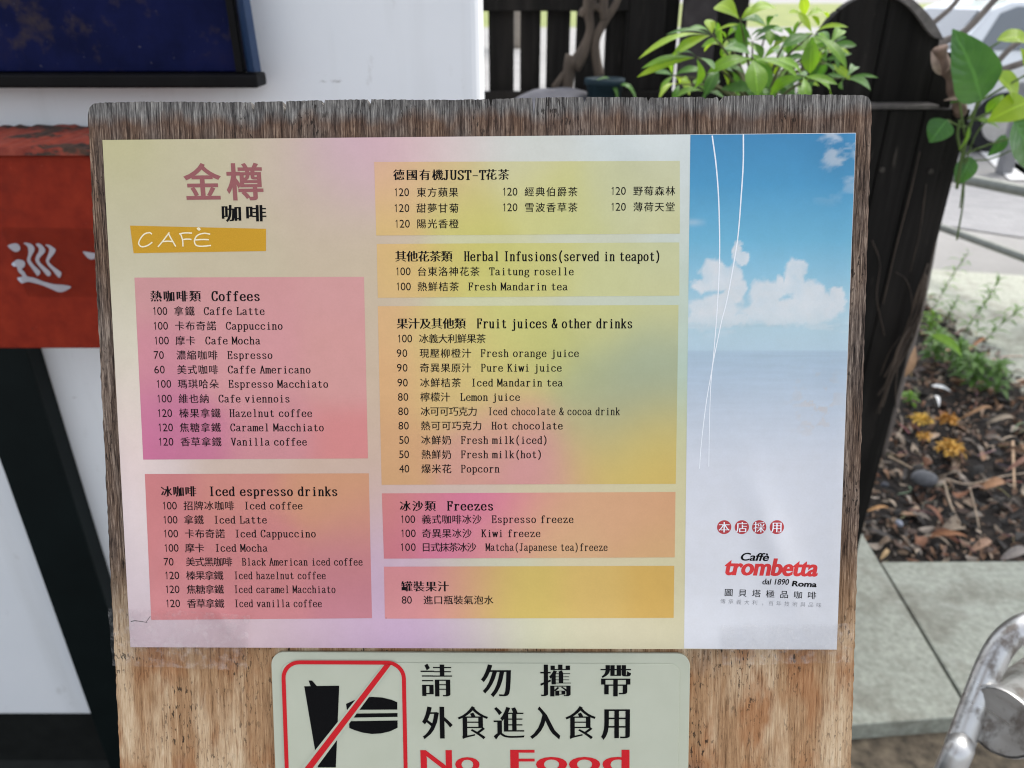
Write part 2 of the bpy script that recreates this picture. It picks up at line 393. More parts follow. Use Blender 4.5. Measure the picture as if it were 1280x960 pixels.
# ------------------------------------------------------------------ text outlines
dgc = {}
def outline(body, bx=0.0, by=0.0, serif=False, shear=0.0, res=3):
    """vertices and faces of the built-in font's outline, its strokes fattened by bx across and by up/down"""
    key = (body, bx, by, serif, shear)
    if key in dgc: return dgc[key]
    c = bpy.data.curves.new('t', 'FONT'); c.body = body
    o = bpy.data.objects.new('t', c); COL.objects.link(o); bpy.context.view_layer.update()
    dg = bpy.context.evaluated_depsgraph_get(); cv = o.evaluated_get(dg).to_curve(dg)
    sp = []
    for s in cv.splines:
        sp.append([(np.array(p.co[:2]), np.array(p.handle_left[:2]), np.array(p.handle_right[:2])) for p in s.bezier_points])
    o.to_curve_clear(); bpy.data.objects.remove(o); bpy.data.curves.remove(c)
    extra = []; polys = []
    areas = []
    for s in sp:
        P = np.array([q[0] for q in s]); areas.append(.5*np.sum(P[:, 0]*np.roll(P[:, 1], -1)-np.roll(P[:, 0], -1)*P[:, 1]))
    sg = np.sign(areas[int(np.argmax(np.abs(areas)))]) if areas else 1
    def push(n1, n2):
        d1 = bx*n1[0]**2+by*n1[1]**2; d2 = bx*n2[0]**2+by*n2[1]**2
        A = np.array((n1, n2)); det = n1[0]*n2[1]-n1[1]*n2[0]
        if abs(det) < .25:
            nn = n1+n2; L = np.linalg.norm(nn)
            return nn/L*(d1+d2)/2 if L > 1e-6 else nn*0
        d = np.linalg.solve(A, (d1, d2)); L = np.linalg.norm(d); mx = 1.6*max(abs(bx), abs(by), 1e-9)
        return d*mx/L if L > mx else d
    for s in sp:
        n = len(s); poly = []
        for i in range(n):
            p0, _, h0 = s[i]; p1, h1, _ = s[(i+1) % n]
            straight = np.linalg.norm(h0-p0) < 1e-5 and np.linalg.norm(h1-p1) < 1e-5
            for t_ in ([0] if straight else np.arange(res+1)/(res+1)):
                u_ = 1-t_; poly.append(u_**3*p0+3*u_*u_*t_*h0+3*u_*t_*t_*h1+t_**3*p1)
        poly = [p for i, p in enumerate(poly) if np.linalg.norm(p-poly[i-1]) > 2e-4]; m_ = len(poly); out = []
        if m_ < 3: continue
        for i, p in enumerate(poly):
            t1 = p-poly[i-1]; t2 = poly[(i+1) % m_]-p; t1 = t1/np.linalg.norm(t1); t2 = t2/np.linalg.norm(t2)
            out.append(p+push(sg*np.array((t1[1], -t1[0])), sg*np.array((t2[1], -t2[0]))))
        polys.append(np.array(out))
        if serif:
            for i in range(m_):
                a, b = poly[i], poly[(i+1) % m_]; e = b-a; L = np.linalg.norm(e)
                if not .035 < L < .11: continue
                nn = sg*np.array((e[1], -e[0]))/L
                if nn[0] < .93: continue
                ea, eb = a-poly[i-1], poly[(i+2) % m_]-b
                if abs(ea[1]) < .25*abs(ea[0]) and abs(eb[1]) < .25*abs(eb[0]) and min(abs(ea[0]), abs(eb[0])) > .10:
                    A2, B2 = out[i], out[(i+1) % m_]; x = max(A2[0], B2[0]); y = min(A2[1], B2[1])
                    extra.append([(x-.125, y), (x+.012, y), (x-.035, y+.085)])
    pts = []; eds = []
    for q in polys:
        k = len(pts); n = len(q); pts += [Vector(p) for p in q]; eds += [(k+i, k+(i+1) % n) for i in range(n)]
    if not pts: dgc[key] = (np.zeros((0, 2)), []); return dgc[key]
    vo, _, fo, *_ = delaunay_2d_cdt(pts, eds, [], 0, 1e-6)
    V = np.array([tuple(v) for v in vo]); E0 = np.array([p for q in polys for p in q]); E1 = np.array([p for q in polys for p in np.roll(q, -1, 0)])
    F = []
    for f in fo:
        c = V[list(f)].mean(0)
        up = (E0[:, 1] <= c[1]) & (E1[:, 1] > c[1]); dn = (E0[:, 1] > c[1]) & (E1[:, 1] <= c[1])
        cr = (E1[:, 0]-E0[:, 0])*(c[1]-E0[:, 1])-(c[0]-E0[:, 0])*(E1[:, 1]-E0[:, 1])
        if np.sum(up & (cr > 0))-np.sum(dn & (cr < 0)) != 0: F.append(tuple(f))
    for tri in extra:
        k = len(V); V = np.vstack([V, np.array(tri)]); F.append((k, k+1, k+2))
    if shear and len(V): V = V.copy(); V[:, 0] += V[:, 1]*shear
    dgc[key] = (V, F); return dgc[key]

# a narrow slab-serif menu face drawn as strokes (cell 10 wide, cap 14, x-height 9.5)
def _g():
    G = {}
    def L(*p): return ('l', p)
    def Cv(*p): return ('c', p)
    stem = lambda x, h=14: L((x, h), (x, 0)); ser = lambda x, y, a=1.5, b=1.5: L((x-a, y), (x+b, y))
    bowl = Cv((2.6, 7.4), (4.6, 9.5), (7.2, 8.8), (8.3, 4.8), (7.2, .8), (4.6, .1), (2.6, 2))
    G['a'] = [Cv((2, 7.8), (3.2, 9.2), (5, 9.5), (6.6, 8.6), (7, 6.5)), L((7, 7), (7, 1.4), (8.7, .2)), Cv((7, 5.8), (4.4, 5), (2.1, 3.6), (1.9, 1.4), (3.6, .1), (5.6, .8), (7, 2.4))]
    G['b'] = [stem(2.6), ser(2.6, 14, 1.4, 0), bowl]
    G['c'] = [Cv((8, 7), (6.6, 9.1), (4.8, 9.5), (2.6, 7.9), (1.8, 4.8), (2.6, 1.5), (5, .1), (7, .6), (8.4, 2.4)), L((7.7, 8.2), (7.9, 6.8))]
    G['d'] = [stem(7.4), ser(7.4, 14, 1.4, 0), ser(7.4, 0, 0, 1.5), Cv((7.4, 7.4), (5.4, 9.5), (2.8, 8.8), (1.7, 4.8), (2.8, .8), (5.4, .1), (7.4, 2))]
    G['e'] = [L((2, 5.2), (8.1, 5.2)), Cv((8.1, 5.2), (7.5, 8.3), (5.2, 9.5), (2.9, 8.3), (1.8, 5), (2.6, 1.5), (5, .1), (7.2, .6), (8.4, 2.2))]
    G['f'] = [Cv((8.3, 12.4), (7.2, 13.9), (5.4, 13.4), (4.6, 11.4)), L((4.6, 11.8), (4.6, 0)), L((2, 9.3), (7.4, 9.3)), L((2.6, 0), (6.8, 0))]
    G['g'] = [('k', ((5, 9.5), (2.7, 8.6), (2.2, 6.5), (3.1, 4.4), (5, 3.7), (6.9, 4.5), (7.5, 6.7), (6.9, 8.7))), L((6.8, 8.9), (8.9, 9.6)), Cv((3, 4.2), (2, 2.6), (3.4, 1.2), (6.6, .7), (8.4, -.9), (7.6, -3), (5, -3.9), (2.2, -3.2), (1.6, -1.2), (3.4, .9))]
    G['h'] = [stem(2.6), ser(2.6, 14, 1.4, 0), ser(2.6, 0), Cv((2.6, 7), (4.4, 9.3), (6.4, 9.3), (7.4, 7.6), (7.4, 5.5)), L((7.4, 6.5), (7.4, 0)), ser(7.4, 0)]
    G['i'] = [stem(5.2, 9.5), ser(5.2, 9.5, 1.8, 0), ser(5.2, 0, 2.2, 2.2), L((5.1, 13.3), (5.1, 11.6))]
    G['j'] = [L((6, 9.5), (6, -1)), ser(6, 9.5, 1.8, 0), Cv((6, -.8), (5.4, -3.3), (3.6, -3.9), (2.2, -2.9)), L((5.9, 13.3), (5.9, 11.6))]
    G['k'] = [stem(2.6), ser(2.6, 14, 1.4, 0), ser(2.6, 0), L((7.6, 9.4), (2.8, 4.2)), L((4.4, 5.8), (8, 0)), ser(7.6, 9.4, 1.3, 1.3), ser(8, 0, 1.3, 1.1)]
    G['l'] = [stem(5.2), ser(5.2, 14, 1.8, 0), ser(5.2, 0, 2.2, 2.2)]
    G['m'] = [stem(1.6, 9.5), Cv((1.6, 7.4), (2.8, 9.3), (4.2, 9.2), (5, 7.2)), L((5, 7.8), (5, 0)), Cv((5, 7.4), (6.4, 9.3), (7.8, 9.2), (8.5, 7.2)), L((8.5, 7.8), (8.5, 0)), ser(1.6, 9.5, 1, 0), ser(1.6, 0, 1, 1), ser(5, 0, .9, .9), ser(8.5, 0, .9, 1)]
    G['n'] = [stem(2.6, 9.5), ser(2.6, 9.5, 1.4, 0), ser(2.6, 0), Cv((2.6, 7), (4.4, 9.3), (6.4, 9.3), (7.4, 7.6), (7.4, 5.5)), L((7.4, 6.5), (7.4, 0)), ser(7.4, 0)]
    G['o'] = [('k', ((5, 9.5), (2.8, 8.3), (1.8, 4.8), (2.8, 1.3), (5, .1), (7.2, 1.3), (8.2, 4.8), (7.2, 8.3)))]
    G['p'] = [L((2.6, 9.5), (2.6, -4)), ser(2.6, 9.5, 1.4, 0), ser(2.6, -4, 1.4, 1.7), bowl]
    G['r'] = [stem(3.4, 9.5), ser(3.4, 9.5, 1.6, 0), ser(3.4, 0, 1.6, 2), Cv((3.4, 6.3), (5, 9), (7, 9.5), (8.2, 8.2))]
    G['s'] = [Cv((7.6, 7.4), (6.4, 9.2), (4.6, 9.5), (2.7, 8.4), (2.9, 6.4), (5, 5), (7.3, 3.6), (7.7, 1.6), (6, .2), (4, .2), (2.2, 2.2))]
    G['t'] = [L((4.4, 12.2), (4.4, 2.2)), Cv((4.4, 2.6), (5, .5), (6.6, .2), (8, 1.5)), L((2, 9.3), (7.6, 9.3))]
    G['u'] = [L((2.6, 9.4), (2.6, 3)), Cv((2.6, 3.4), (3.2, .8), (5, .1), (7.2, 2.2)), stem(7.4, 9.4), ser(2.6, 9.4, 1.4, 0), ser(7.4, 9.4, 1.4, 0), ser(7.4, 0, 0, 1.5)]
    G['v'] = [L((2, 9.4), (5, 0)), L((8, 9.4), (5, 0)), ser(2, 9.4, 1, 1.4), ser(8, 9.4, 1.4, 1)]
    G['w'] = [L((1.2, 9.4), (3, 0)), L((5, 9), (3, 0)), L((5, 9), (7, 0)), L((8.8, 9.4), (7, 0)), ser(1.2, 9.4, .9, 1.1), ser(8.8, 9.4, 1.1, .9)]
    G['z'] = [L((2.2, 9.3), (8, 9.3)), L((7.8, 9.3), (2.2, .2)), L((2.2, .2), (8.2, .2)), L((8.2, 0), (8.4, 2.2)), L((2.2, 9.4), (2, 7.4))]
    G['A'] = [L((5, 14), (1.8, 0)), L((5, 14), (8.2, 0)), L((2.9, 4.8), (7.1, 4.8)), ser(1.8, 0, 1.2, 1.3), ser(8.2, 0, 1.3, 1.2)]
    G['B'] = [stem(2.5), ser(2.5, 14, 1.3, 2), ser(2.5, 0, 1.3, 2), Cv((3, 14), (6.2, 13.6), (7.6, 10.7), (6, 7.6), (2.6, 7.2)), Cv((2.6, 7.2), (6.6, 6.8), (8.3, 3.7), (6.6, .4), (3, 0))]
    G['C'] = [Cv((8.3, 10.2), (7.2, 13.1), (5.2, 13.9), (2.8, 12.2), (1.6, 7), (2.6, 1.8), (5.2, .1), (7.4, .8), (8.6, 3.6)), L((8.4, 13.8), (8.4, 10))]
    G['E'] = [stem(2.6), L((1.2, 14), (8, 14)), L((8, 14), (8.2, 10.8)), L((2.6, 7.4), (6.6, 7.4)), L((6.6, 9), (6.6, 5.8)), L((1.2, 0), (8.2, 0)), L((8.2, 0), (8.6, 3.4))]
    G['F'] = [stem(2.6), L((1.2, 14), (8, 14)), L((8, 14), (8.2, 10.8)), L((2.6, 7.4), (6.6, 7.4)), L((6.6, 9), (6.6, 5.8)), ser(2.6, 0, 1.4, 2)]
    G['H'] = [stem(2.3), stem(7.7), L((2.3, 7.3), (7.7, 7.3)), ser(2.3, 14), ser(2.3, 0), ser(7.7, 14), ser(7.7, 0)]
    G['I'] = [stem(5), ser(5, 14, 2.2, 2.2), ser(5, 0, 2.2, 2.2)]
    G['J'] = [L((6, 14), (6, 2.5)), Cv((6, 3), (5.4, .5), (3.4, .1), (2, 2.2)), ser(6, 14, 2, 2)]
    G['K'] = [stem(2.4), L((7.8, 14), (2.6, 6.4)), L((4.2, 8.6), (8.2, 0)), ser(2.4, 14), ser(2.4, 0), ser(7.8, 14, 1.4, 1), ser(8.2, 0, 1.4, 1)]
    G['L'] = [stem(3), ser(3, 14, 1.6, 1.8), L((1.4, 0), (8.4, 0)), L((8.4, 0), (8.8, 3.6))]
    G['M'] = [stem(1.6), L((1.6, 14), (5, 2.5)), L((8.4, 14), (5, 2.5)), stem(8.4), ser(1.6, 14, 1, .4), ser(8.4, 14, .4, 1), ser(1.6, 0, 1, 1), ser(8.4, 0, 1, 1)]
    G['P'] = [stem(2.6), ser(2.6, 0, 1.4, 2), ser(2.6, 14, 1.4, 1), Cv((3, 14), (6.6, 13.5), (8.1, 10.5), (6.6, 7.4), (2.8, 6.9))]
    G['S'] = [Cv((8, 11), (6.8, 13.5), (4.8, 13.9), (2.4, 12.4), (2.4, 9.6), (5, 7.4), (7.8, 5.2), (8, 2.2), (6.2, .2), (4, .2), (2, 3)), L((8, 13.6), (8, 10.6)), L((2, 3.4), (2, .4))]
    G['T'] = [stem(5), L((1.4, 14), (8.6, 14)), L((1.4, 14), (1.2, 10.8)), L((8.6, 14), (8.8, 10.8)), ser(5, 0, 2, 2)]
    G['U'] = [L((2.2, 14), (2.2, 3.5)), Cv((2.2, 4), (3, 1), (5, .1), (7, 1), (7.8, 4)), L((7.8, 3.5), (7.8, 14)), ser(2.2, 14), ser(7.8, 14, 1.3, 1.2)]
    G['V'] = [L((1.8, 14), (5, 0)), L((8.2, 14), (5, 0)), ser(1.8, 14, 1.2, 1.4), ser(8.2, 14, 1.4, 1.2)]
    G['&'] = [Cv((8.8, 6.4), (7.4, 2.2), (4.4, .1), (2.2, 1), (1.5, 3.6), (3, 6.6), (5.6, 9.4), (6.4, 12), (5, 13.9), (3.5, 12.6), (3.5, 10), (5.6, 5), (8.9, 0))]
    G['('] = [Cv((7.2, 15.3), (4.8, 11), (4.2, 6), (4.9, 1), (7.2, -3))]
    G[')'] = [Cv((2.8, 15.3), (5.2, 11), (5.8, 6), (5.1, 1), (2.8, -3))]
    G['-'] = [L((1.8, 6), (8.2, 6))]
    return G
STROKES = _g()
_sg = {}
def stroke_glyph(strokes, thick, thin, key):
    k = (key, thick, thin)
    if k in _sg: return _sg[k]
    V, F = [], []
    for typ, pts in strokes:
        P = [Vector((*p, 0)) for p in pts]
        if typ == 'c': P = catmull(P, 5)
        elif typ == 'k': P = catmull(P, 5, True); P.append(P[0].copy())
        n = len(P)
        for i in range(n):
            t = (P[min(i+1, n-1)]-P[max(i-1, 0)]); t = t.normalized() if t.length else Vector((1, 0, 0))
            w = (thin + (thick-thin)*abs(t.y)**1.3)/2
            nn = Vector((-t.y, t.x, 0)); q = P[i]
            if i == 0: q = q - t*thin*.35
            if i == n-1: q = q + t*thin*.35
            V += [(q+nn*w)[:2], (q-nn*w)[:2]]
            if i: b = len(V)-4; F.append((b, b+1, b+3, b+2))
    _sg[k] = (np.array(V), F); return _sg[k]

# ------------------------------------------------------------------ the menu board
SHEET_LIFT = .0016
def relief(u, v):
    """height of the paper above the board"""
    z = .0009*np.sin(u*21+v*9) + .0007*np.sin(v*29-u*13+1) + .0005*np.sin(u*47-v*31)
    z = z + .0032*np.exp(-((v+.297)/.022)**2)*(np.sin(np.clip(u/.42, 0, 1)*math.pi)**.6)
    z = z + .0030*np.exp(-(u/.016)**2)*np.exp(-((v+.19)/.09)**2) + .0016*np.exp(-((u-.42)/.012)**2)
    z = z + .0016*np.exp(-((u-.30-.25*(v+.02))/.014)**2)*np.exp(-((v+.008)/.018)**2)
    z = z + .0018*np.exp(-((u-.385+.35*(v+.24))/.010)**2)*np.exp(-((v+.235)/.04)**2)
    z = z + .0008*np.exp(-((u-.045+.8*(v+.265))/.008)**2)*np.exp(-((v+.27)/.022)**2)
    z = z + .0012*np.exp(-((u-.02-.5*(v+.25))/.006)**2)*np.exp(-((v+.245)/.03)**2) + .0020*np.exp(-((u-.415)/.018)**2)*np.exp(-((v+.004)/.014)**2)
    return SHEET_LIFT + z + .0006
_c = C0-PO
CAMUV = (_c.dot(PU), _c.dot(PV), _c.dot(PN)+SHEET_LIFT)
def lifted(U, V, Z):
    """where a mark measured on the flat sheet lies when the paper there stands Z above it"""
    h = Z-SHEET_LIFT; f = h/CAMUV[2]
    return U+(CAMUV[0]-U)*f, V+(CAMUV[1]-V)*f
board = empty('menu_board', 'weathered plywood board on two posts carrying the printed drinks menu', 'board', mw=Matrix.Translation((PO.x+.21, PO.y+.07, 0)))
# panel outline in board metres, with splits and chips along the top edge
def bpt(px, py): return uv(px, py)
tl, tr = bpt(107, 128), bpt(1092, 117)
left_at = lambda v: tl[0] + (bpt(148, 950)[0]-tl[0])*(tl[1]-v)/(tl[1]-bpt(148, 950)[1])
right_at = lambda v: tr[0] + (bpt(1067, 900)[0]-tr[0])*(tr[1]-v)/(tr[1]-bpt(1067, 900)[1])
BB = -.455
rr = random.Random(3)
top_pts = []
N = 420
cracks = {int(N*x): d for x, d in ((.215, .0075), (.255, .011), (.305, .004), (.365, .006), (.52, .004), (.575, .009), (.64, .003), (.72, .003), (.81, .0035), (.88, .003))}
for i in range(N+1):
    f = i/N; u = tl[0]+(tr[0]-tl[0])*f; v = tl[1]+(tr[1]-tl[1])*f + rr.uniform(-.00022, .00022) + .0004*math.sin(f*23)
    ed = min(f, 1-f)*(tr[0]-tl[0]); r_ = .006
    if ed < r_: v -= r_ - math.sqrt(max(0, r_*r_-(r_-ed)**2))
    if .79 < f < .812: v -= .0018*rr.random()
    if i in cracks: v -= cracks[i]
    top_pts.append((u, v))
side_r, side_l = [], []
for k in range(1, 160):
    v = tr[1] - (tr[1]-BB)*k/160
    if v > tr[1]-.008: continue
    side_r.append((right_at(v)+rr.uniform(-.0003, .0003), v)); side_l.append((left_at(v)+rr.uniform(-.0003, .0003), v))
outl = top_pts[::-1] + side_l + [(left_at(BB), BB), (right_at(BB), BB)] + side_r[::-1]
bm = bmesh.new()
fa = [bm.verts.new((u, v, 0)) for u, v in outl]; fb = [bm.verts.new((u, v, -.012)) for u, v in outl]
bm.faces.new(fa); bm.faces.new(fb[::-1])
for i in range(len(fa)):
    j = (i+1) % len(fa); bm.faces.new((fa[i], fb[i], fb[j], fa[j]))
panel = from_bm('plywood_panel', bm, MB_BOARD, board)
FB = FRAME.copy(); FB.translation = PO - PN*SHEET_LIFT
panel.matrix_world = FB
bpy.context.view_layer.update()
pw = plain('post_timber', (.14, .10, .07), .8, .3, 25)
zt_p = 1.13; vp_ = (zt_p-PO.z)/PV.z
yb = (PO+PV*vp_-PN*(SHEET_LIFT+.0125)).y-(PO.y+.07)+.006      # posts just touch the back of the slanting panel
for sx in (-.14, .14):
    box('post', (sx-.02, yb, .0145), (sx+.02, yb+.04, zt_p), pw, board, .003)
box('base_foot', (-.2, yb-.16, 0), (.2, yb+.22, .014), pw, board, .003)

# ------------------------------------------------------------------ the printed menu
poster = empty('menu_poster', 'printed drinks menu sheet with pastel price panels taped to the plywood board', 'poster', mw=FB)
LIT = np.array(srgb(216, 220, 228))/.70
def alb(c): return np.clip(np.array(srgb(*c))/LIT, 0, .80)
# colours of the print, sampled at photo pixels
PAPER = [(140,185,190,185,142),(250,190,197,190,158),(350,185,200,185,165),(415,182,200,172,178),(450,182,208,170,192),(500,182,214,178,182),(560,185,214,200,200),(650,185,206,210,206),(800,185,208,217,219),(855,190,206,216,220),
 (140,260,194,188,155),(250,270,196,186,158),(400,260,196,180,158),(455,230,200,172,178),(465,300,198,182,158),(145,330,196,190,164),(300,335,196,184,158),(440,335,196,180,156),(858,260,202,212,208),(860,380,190,208,198),(856,470,176,200,190),(856,540,196,196,152),(854,620,204,198,158),(850,740,204,198,162),
 (155,420,206,200,182),(160,500,212,200,192),(165,570,214,196,196),(170,640,218,204,208),(175,720,214,200,208),(180,790,206,188,200),(300,583,204,182,170),(430,583,202,176,160),(465,400,198,180,158),(466,480,200,178,156),(468,560,202,176,158),(470,640,202,172,176),(472,720,196,168,196),(472,780,192,166,192),
 (300,790,200,178,188),(400,790,196,172,186),(520,790,188,156,192),(575,790,186,158,192),(440,795,190,162,190),(500,806,186,156,190),(560,806,186,158,192),(592,790,194,196,170),(640,790,198,202,170),(720,790,204,200,172),(800,790,206,200,172),(560,612,204,180,170),(700,612,204,190,160),(800,612,204,196,160),(520,703,200,172,192),(590,703,196,198,170),(750,703,206,196,164),(1060,200,214,218,226),(1055,400,214,218,226),(1050,600,214,218,226),(1045,800,214,218,226),(960,811,214,218,226),(1000,167,214,218,226),(600,298,202,202,160),(750,298,202,206,186),(600,377,202,204,168),(800,377,198,206,188)]
PANEL_COL = {
 'p1': [(175,355,200,144,146),(300,355,205,146,148),(450,350,206,150,150),(175,450,200,132,146),(300,450,207,146,150),(450,450,208,150,148),(185,568,190,98,142),(240,568,196,112,146),(330,568,204,138,146),(450,568,210,132,132),(185,520,192,112,146)],
 'p2': [(190,600,196,118,122),(300,600,204,134,124),(400,600,206,146,116),(440,600,204,152,108),(455,640,202,138,122),(190,680,200,124,128),(320,690,200,126,128),(450,700,192,122,130),(200,765,206,134,140),(320,765,196,124,130),(455,765,186,118,132)],
 'p3': [(472,205,214,170,150),(520,205,216,178,132),(480,250,216,178,130),(480,290,210,180,112),(560,215,206,184,136),(580,260,204,192,118),(590,285,196,194,104),(640,210,204,202,160),(680,260,202,200,130),(780,250,200,202,160),(840,210,200,202,168),(840,285,200,200,152),(720,290,198,200,138)],
 'p4': [(475,310,212,176,118),(478,365,212,176,122),(520,340,212,182,112),(570,320,200,190,104),(620,340,198,196,104),(680,320,200,198,124),(760,340,200,202,148),(840,320,198,202,160),(840,365,200,200,150),(640,368,202,196,124)],
 'p5': [(478,390,214,172,122),(480,480,214,168,118),(480,560,208,160,114),(480,598,204,158,112),(560,400,208,190,118),(640,390,200,198,118),(560,480,210,182,118),(620,460,204,194,116),(680,440,192,192,116),(760,400,200,200,134),(835,390,202,202,146),(740,480,170,178,136),(800,450,162,174,146),(840,440,166,178,150),(780,510,158,166,138),(835,500,164,172,138),(640,530,208,164,132),(600,580,204,150,136),(660,575,206,140,150),(690,600,204,150,140),(740,540,186,174,124),(800,550,204,182,100),(840,540,200,182,104),(740,595,204,180,96),(835,595,204,176,92)],
 'p6': [(482,625,202,124,122),(485,690,196,114,126),(540,625,206,122,136),(590,625,210,112,152),(640,625,212,126,146),(680,640,208,158,124),(560,680,204,110,150),(610,680,208,140,134),(700,680,208,166,124),(780,630,208,160,122),(838,625,206,156,116),(838,690,206,164,116)],
 'p7': [(485,712,204,132,138),(485,768,200,132,136),(540,730,204,130,142),(575,750,204,140,130),(590,720,202,150,118),(610,745,196,176,84),(650,720,202,178,94),(660,765,200,176,90),(740,740,206,174,98),(835,715,204,166,84),(835,765,204,166,82)],
}
def field(samples, px, py, s=38.0):
    S = np.array(samples, float); C = np.array([alb(c) for c in S[:, 2:5]])
    acc = np.zeros(px.shape+(3,)); wt = np.zeros(px.shape)
    for (x, y), c in zip(S[:, :2], C):
        d2 = ((px-x)**2+(py-y)**2)/s**2
        w = np.exp(-.5*d2) + .02/(1+d2)**1.5
        acc += w[..., None]*c; wt += w
    return acc/wt[..., None]
PXV = np.vectorize(px_of)
def sheet(name, quad, nu, nv, zoff, colfn, mat, parent, corner=0.0):
    """quad: four board-plane corners (u,v) from the top left clockwise; a draped grid"""
    q = np.array(quad)
    a = np.linspace(0, 1, nu+1); b = np.linspace(0, 1, nv+1)
    A, B = np.meshgrid(a, b)
    U = (1-A)*(1-B)*q[0, 0]+A*(1-B)*q[1, 0]+A*B*q[2, 0]+(1-A)*B*q[3, 0]
    V = (1-A)*(1-B)*q[0, 1]+A*(1-B)*q[1, 1]+A*B*q[2, 1]+(1-A)*B*q[3, 1]
    Z = relief(U, V)+zoff
    px, py = PXV(U, V); C = colfn(px, py).reshape(-1, 3); U, V = lifted(U, V, Z)
    verts = np.stack([U, V, Z], -1).reshape(-1, 3); w = nu+1
    faces = [(j*w+i+w, j*w+i+w+1, j*w+i+1, j*w+i) for j in range(nv) for i in range(nu)]
    return mesh(name, verts, faces, mat, parent, True, C)
Q = lambda *pts: [uv(*p) for p in pts]
def fbm(x, y, seed=0, octs=5):
    r = np.random.default_rng(seed); out = np.zeros(np.shape(x)); amp = 1; tot = 0
    for o in range(octs):
        G = r.random((64, 64)); fx = np.floor(x).astype(int); fy = np.floor(y).astype(int)
        tx = x-fx; ty = y-fy; tx = tx*tx*(3-2*tx); ty = ty*ty*(3-2*ty)
        g_ = lambda i, j: G[(fx+i) % 64, (fy+j) % 64]
        out += amp*((g_(0, 0)*(1-tx)+g_(1, 0)*tx)*(1-ty)+(g_(0, 1)*(1-tx)+g_(1, 1)*tx)*ty)
        tot += amp; amp *= .5; x = x*2.03+3.1; y = y*2.03+7.7
    return out/tot
sheet('paper_sheet', Q((128, 175), (1070, 166), (1046, 812), (163, 809)), 240, 170, 0, lambda x, y: field(PAPER, x, y, 40), MB_PAPER, poster)
def sky_col(px, py):
    stops = [(165,(48,130,182)),(230,(66,148,196)),(300,(104,176,212)),(345,(138,192,220)),(400,(176,206,222)),(437,(178,204,222)),(440,(168,192,214)),(470,(176,196,218)),(520,(192,204,222)),(580,(206,212,226)),(660,(212,216,228)),(812,(214,218,229))]
    ys = [s[0] for s in stops]; C = np.array([alb(s[1]) for s in stops])
    out = np.stack([np.interp(py, ys, C[:, k]) for k in range(3)], -1)
    wx_ = px + (fbm(px/22, py/22, 5)-.5)*22 + (fbm(px/6, py/6, 15)-.5)*6; wy_ = py + (fbm(px/22, py/22, 6)-.5)*22 + (fbm(px/6, py/6, 16)-.5)*6
    m = np.zeros(px.shape)
    for cx, cy, rx, ry in ((893,342,20,20),(912,344,20,17),(880,352,14,10),(918,365,16,16),(895,385,34,18),(872,396,16,12),(925,314,8,16),(932,322,9,9),(960,372,20,22),(975,360,14,14),(993,348,13,24),(1000,335,11,12),(1010,370,20,20),(1028,385,24,16),(980,392,60,16),(1045,372,10,12),(900,402,40,9)):
        d = np.sqrt(((wx_-cx)/rx)**2+((wy_-cy)/ry)**2); m = np.maximum(m, np.clip((1.12-d)/.30, 0, 1))
    fade = np.clip((432-py)/40, 0, 1); m = m*fade*(.70+.45*(fbm(px/14, py/14, 9)-.2))
    m = np.clip(m, 0, .97)
    wis = np.clip((fbm(px/26, py/14, 21)-.52)*3.2, 0, .55)*np.clip((px-1000)/40, 0, 1)*np.clip((260-py)/60, 0, 1)
    wis = np.maximum(wis, np.clip((fbm(px/30, py/8, 22)-.5)*3, 0, .35)*np.exp(-((py-405)/14)**2))
    wis = np.maximum(wis, .3*np.exp(-((py-278)/4)**2)*np.clip((885-px)/16, 0, 1))
    white = alb((216, 222, 230))
    for k in range(3): out[..., k] = out[..., k]*(1-np.maximum(m, wis)) + white[k]*np.maximum(m, wis)
    sea = np.clip((py-438)/3, 0, 1)*np.clip((600-py)/120, 0, 1)
    out *= 1 - (sea*.16*(fbm(px/60, py/2.6, 31)-.35))[..., None]
    out *= 1 - (.10*np.exp(-((py-407)/2.2)**2)*np.clip(fbm(px/40, py/3, 3)*1.6-.4, 0, 1))[..., None]
    st = np.clip((fbm(px/12, py/9, 41)-.57)*5, 0, .30)*np.exp(-(((px-1022)/26)**2+((py-505)/38)**2)); tan = alb((205, 175, 140))
    for k in range(3): out[..., k] = out[..., k]*(1-st) + tan[k]*st
    return out
sky_pic = sheet('sky_picture', Q((863, 168.6), (1069.6, 166.7), (1045.6, 811.6), (855, 810.6)), 120, 330, .00005, sky_col, MB_PAPER, poster)
sky_pic['label'] = 'printed picture of blue sky, clouds and sea fading to white'
PANELS = {'p1': ((168, 347), (455, 346), (460, 573), (179, 574.5)), 'p2': ((181, 592.5), (461, 591.7), (465, 772.7), (189, 774.9)),
 'p3': ((467.7, 202.4), (849.8, 201.1), (849.8, 292.1), (470.3, 294.4)), 'p4': ((470.9, 304.9), (849.2, 303), (849.2, 369.6), (472.2, 372.2)),
 'p5': ((472.2, 382.8), (848.2, 381.2), (844.7, 604.8), (477, 606)), 'p6': ((477.3, 616.7), (844.4, 615), (843.4, 696.7), (479.9, 698.3)),
 'p7': ((479.9, 708.3), (842.8, 707.3), (842.1, 772.3), (481.1, 773.3))}
panel_obj = {}
for k, q in PANELS.items():
    panel_obj[k] = sheet('price_panel', Q(*q), 60, 44, .00005, (lambda kk: lambda x, y: field(PANEL_COL[kk], x, y, 30))(k), MB_PAPER, poster)
for k, t in (('p1', 'pink panel of hot coffees'), ('p2', 'dull red panel of iced coffees'), ('p3', 'pale yellow panel of flower teas'), ('p4', 'yellow panel of herbal infusions'),
             ('p5', 'tall yellow and grey panel of juices'), ('p6', 'pink and peach panel of freezes'), ('p7', 'ochre panel of canned juice')):
    panel_obj[k]['label'] = t

